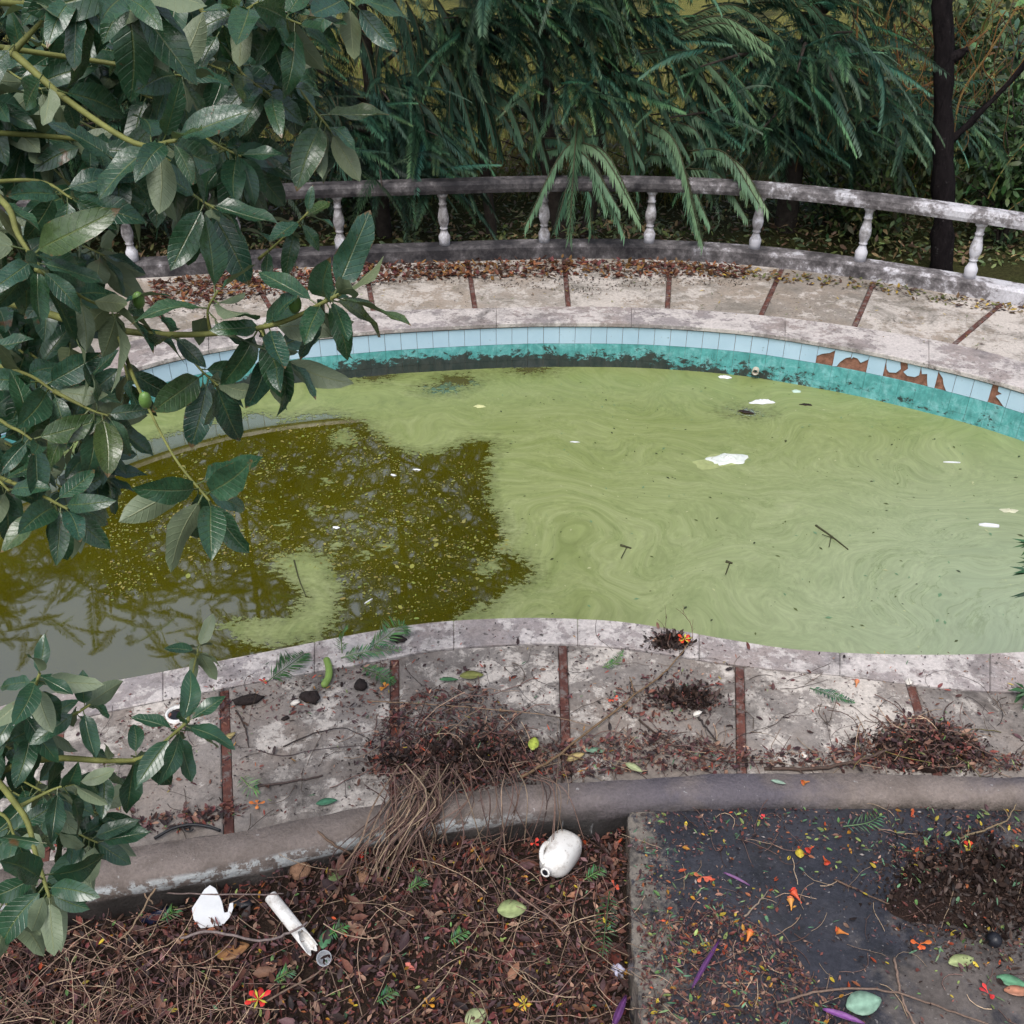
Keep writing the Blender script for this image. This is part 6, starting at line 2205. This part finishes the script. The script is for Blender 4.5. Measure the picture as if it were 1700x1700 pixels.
twig("second dry stalk crossing the one that leans on the kerb", [(275, 1443, .05), (250, 1488, -.04), (215, 1545, -.12), (195, 1562, -.16)], .005, (.24, .17, .11), seed=17, taper=.2)
twig("brown stick poking off the kerb above the tan husk", [(515, 1368, .07), (545, 1396, .07), (580, 1416, -.02), (590, 1420, -.06)], .007, (.15, .10, .07), seed=18, taper=.2)
twig("long pale stem running across the brown litter below the jug", [(845, 1470, -.12), (880, 1500, -.12), (920, 1530, -.13), (945, 1560, -.16)], .005, (.20, .13, .10), seed=19)
twig("pale forked stem near the bottom of the brown litter", [(430, 1668, -.2), (520, 1620, -.19), (545, 1604, -.19), (560, 1650, -.21)], .005, (.17, .12, .09), forks=2, seed=20)
twig("thin yellowish stem crossing the dirt mound to the diagonal twig", [(610, 1164, .01), (700, 1168, .02), (820, 1178, .03), (910, 1188, .03), (980, 1205, .02)], .0035, (.28, .19, .12), seed=21)
twig("thin dry stem upright at the pool's edge over the algae", [(1108, 1075, .01), (1105, 1040, .08), (1107, 1020, .16)], .0025, (.10, .06, .05), forks=5, seed=22)
twig("fine branching weed arching over the algae at the pool's edge", [(1150, 1068, .02), (1148, 1040, .12), (1135, 1020, .20), (1122, 1010, .22)], .0022, (.14, .08, .06), forks=6, seed=23)

# bundle of dry stems spilling over the kerb
V, F, C = [], [], []
mb = MB()
r = random.Random(8)
for k in range(85):
    x = r.gauss(688, 30)
    p0 = at(x + r.uniform(-25, 60), r.uniform(1265, 1305), r.uniform(.05, .14))
    p1 = at(x + r.uniform(-15, 40), KERB_B(x) + r.uniform(-6, 22), KT + r.uniform(.02, .09))
    ex = x + r.gauss(-20, 18)
    p2 = at(ex, KERB_F(ex) + r.uniform(5, 30), KT - .05 + r.uniform(-.02, .05))
    p3 = on_soil(ex + r.gauss(-12, 22), KERB_F(ex) + r.uniform(35, 105), r.uniform(.005, .06))
    fk_ = r.uniform(.5, 1.25); cc = tuple(q * fk_ for q in STRAW[r.randrange(len(STRAW))])
    mb.tube(crom([p0, p1, p2, p3], 4), .0027 * r.uniform(.5, 1.7), 4, cc, False)
for k in range(26):     # loose arcs to the right of the bundle
    x = r.uniform(760, 930)
    p0 = at(x + r.uniform(-50, 30), r.uniform(1230, 1300), r.uniform(.03, .12))
    p1 = at(x + r.uniform(-10, 30), KERB_B(x) + 15, KT + r.uniform(.03, .13))
    p2 = on_soil(x + r.uniform(-50, 50), KERB_F(x) + r.uniform(30, 90), r.uniform(.01, .08))
    fk_ = r.uniform(.5, 1.2); cc = tuple(q * fk_ for q in STRAW[r.randrange(len(STRAW))])
    mb.tube(crom([p0, p1, p2], 5), .0022 * r.uniform(.6, 1.4), 4, cc, False)
o = mb.build("dry_stem_bundle", M['twig'])
tag(o, "bundle of long dry stems spilling from the deck over the kerb", None, None, 'stuff')

# ------------------------------------------------------------------ things floating on the water
def film(name, label, cat, px, py, s, seed, mat, h=.02, asp=.6):
    r = random.Random(seed)
    ph = [r.uniform(0, 6.28) for _ in range(4)]
    N, J = 26, 7
    V, F = [], []
    for j in range(J + 1):
        q = j / J
        for i in range(N):
            a = 2 * math.pi * i / N
            rad = s * q * (1 + .22 * math.sin(2 * a + ph[0]) + .16 * math.sin(5 * a + ph[1]))
            V.append((rad * math.cos(a), asp * rad * math.sin(a), h * (1 - q ** 3) * (.55 + .45 * math.sin(14 * q + 3 * a + ph[2])) + .002))
    for j in range(J):
        for i in range(N):
            i2 = (i + 1) % N
            F.append((j * N + i, (j + 1) * N + i, (j + 1) * N + i2, j * N + i2))
    mb = MB(); mb.add(V, F)
    o = mb.build(name, mat, None, True)
    o.location = at(px, py, WATER_Z + .004); o.rotation_euler.z = r.uniform(-.2, .2)
    tag(o, label, cat, "rubbish floating on the pool")


M['film_white'] = m_plain("wet_white_film", (.62, .66, .62), .12, .12, 8., .7, .1)
film("plastic_bag", "crumpled white plastic bag floating in the middle of the algae", "plastic bag", 1208, 763, .155, 1, M['film_white'], .035, .7)
film("algae_ring", "pale green raft of scum clinging around the floating bag", "scum", 1192, 766, .23, 2, m_plain("pale_scum", (.30, .34, .15), .5, .2, 12.), .006, .45)
film("foam_scrap", "white foam scrap floating near the outlet pipe", "foam scrap", 1265, 668, .10, 3, M['white_card'], .03, .45)
film("foam_scrap", "small white foam scrap floating closest to the teal wall", "foam scrap", 1203, 627, .055, 4, M['white_card'], .025, .5)
film("foam_scrap", "yellowish foam scrap floating left of the bag near the far wall", "foam scrap", 796, 675, .06, 5, m_plain("yellow_foam", (.50, .52, .26), .6, .15, 10.), .015, .4)
film("foam_scrap", "bluish foam scrap floating under the tile with the broken corner", "foam scrap", 1322, 650, .05, 6, m_plain("blue_foam", (.45, .58, .50), .6, .15, 10.), .015, .5)
film("foam_scrap", "pale scrap floating at the right edge above the white stick", "foam scrap", 1675, 848, .06, 7, m_plain("beige_foam", (.50, .50, .36), .6, .2, 10.), .012, .6)
film("foam_scrap", "dull white scrap floating on the dark open water by the reflection", "foam scrap", 692, 780, .03, 8, M['white_card'], .008, .4)
film("foam_scrap", "tiny white scrap floating on the dark open water", "foam scrap", 653, 789, .024, 9, M['white_card'], .008, .6)
film("foam_scrap", "tiny pale scrap floating between two algae blobs on the left", "foam scrap", 558, 876, .028, 10, M['white_card'], .008, .6)
film("foam_scrap", "slim pale scrap floating on the algae left of the bag", "foam scrap", 954, 734, .04, 11, M['white_card'], .006, .25)
film("dark_scrap", "dark scrap floating beside the foam scrap near the outlet", "scrap", 1238, 684, .07, 12, M['char'], .012, .4)
film("dark_scrap", "dark scrap floating right of the foam scrap near the outlet", "scrap", 1338, 672, .05, 13, M['char'], .01, .5)
for x0_, y0_, x1_, y1_, rr_, lb, mt in ((1625, 871, 1658, 874, .02, "short white stick floating near the right edge of the algae", 'white_card'), (1566, 767, 1594, 768, .008, "thin pale stick floating in the upper right of the algae", 'white_card'), (605, 1002, 618, 994, .006, "slim white stick floating on the dark open water near the edge", 'white_card')):
    a, b = at(x0_, y0_, WATER_Z + .008), at(x1_, y1_, WATER_Z + .008)
    mb = MB()
    mb.tube([Vector((0, 0, 0)), (b - a) * .3, (b - a) * .7, b - a], [rr_ * .5, rr_, rr_, rr_ * .8], 7)
    o = mb.build("floating_stick", M[mt], None, True); o.location = a
    tag(o, lb, "stick", "sticks floating on the pool")
for pts_, rr_, lb, fk in (([(1354, 872), (1380, 890), (1408, 912)], .009, "dark twig floating on the algae with a thin side shoot", 2), ([(488, 930), (496, 960), (508, 990)], .006, "thin dark twig floating on the left algae tongue", 0), ([(1030, 905), (1048, 910)], .010, "short dark twig floating left of the long one", 1), ([(1205, 932), (1216, 935)], .012, "stubby dark twig floating near the middle of the algae", 1)):
    W = [at(a, b, WATER_Z + .010) for a, b in pts_]
    mb = MB()
    cv_ = crom([w - W[0] for w in W], 5)
    mb.tube(cv_, [rr_ * (1 - .5 * i / len(cv_)) for i in range(len(cv_))], 6, (.05, .05, .025))
    for k in range(fk):
        i = len(cv_) // 2 + k
        i = min(i, len(cv_) - 1)
        mb.tube([cv_[i], cv_[i] + Vector((-.06 - .03 * k, -.16 + .2 * k, .012))], rr_ * .35, 4, (.05, .05, .025))
    o = mb.build("floating_twig", M['twig'], None, True); o.location = W[0]
    tag(o, lb, "twig", "twigs floating on the pool")

# specks on the algae
N = 420
Q = in_world([(830, 640), (1250, 620), (1700, 760), (1700, 1070), (1250, 1060), (900, 1020), (840, 900), (820, 760)], N, WATER_Z)
C = np.array([(.05, .06, .02), (.08, .10, .03), (.38, .40, .22), (.03, .04, .02), (.12, .22, .12)])[r4.integers(0, 5, N)]
o = np_mesh("floating_specks", [inst(bitv, bitf, rots(r4.uniform(0, 6.28, N), np.zeros(N), np.zeros(N)), np.c_[Q, np.full(N, WATER_Z + .0065)], r4.gamma(2., .008, N) + .006, C)], M['fleck'])
tag(o, "small specks of leaf floating on the algae", None, None, 'stuff')

# ------------------------------------------------------------------ leafy shrub entering at the right edge
sb = at(1790, 1190, 0.)
wl = tag(empty("leafy_weed", sb), "dark green narrow leaved weed reaching in at the right edge over the pool", "weed")
mb = MB()
tips = [(1716, 905, .55), (1712, 950, .50), (1718, 985, .45), (1722, 935, .7), (1702, 1145, .05), (1716, 1150, .08)]
for x, y, z in tips:
    e = at(x, y, z) - sb
    mb.tube(crom([Vector((0, 0, -.02)), e * .5 + Vector((.08, .0, .1)), e], 5), .005, 5)
mb.build("stem", M['shoot'], wl, True)
mb = MB()
r = random.Random(2)
for x, y, z in tips:
    e = at(x, y, z) - sb
    for k in range(8):
        a = r.uniform(0, 6.28)
        d = Vector((math.cos(a) - .5, math.sin(a) * .7, r.uniform(-.5, .3))).normalized()
        L = r.uniform(.07, .13)
        s = d.cross(Vector((0, 0, 1))).normalized() * L * .13
        mb.add([e, e + d * L * .45 + s, e + d * L - Vector((0, 0, .02)), e + d * L * .45 - s], [(0, 1, 2, 3)], tuple(q * r.uniform(.7, 1.3) for q in (.03, .09, .035)))
mb.build("foliage", M['bushleaf'], wl)
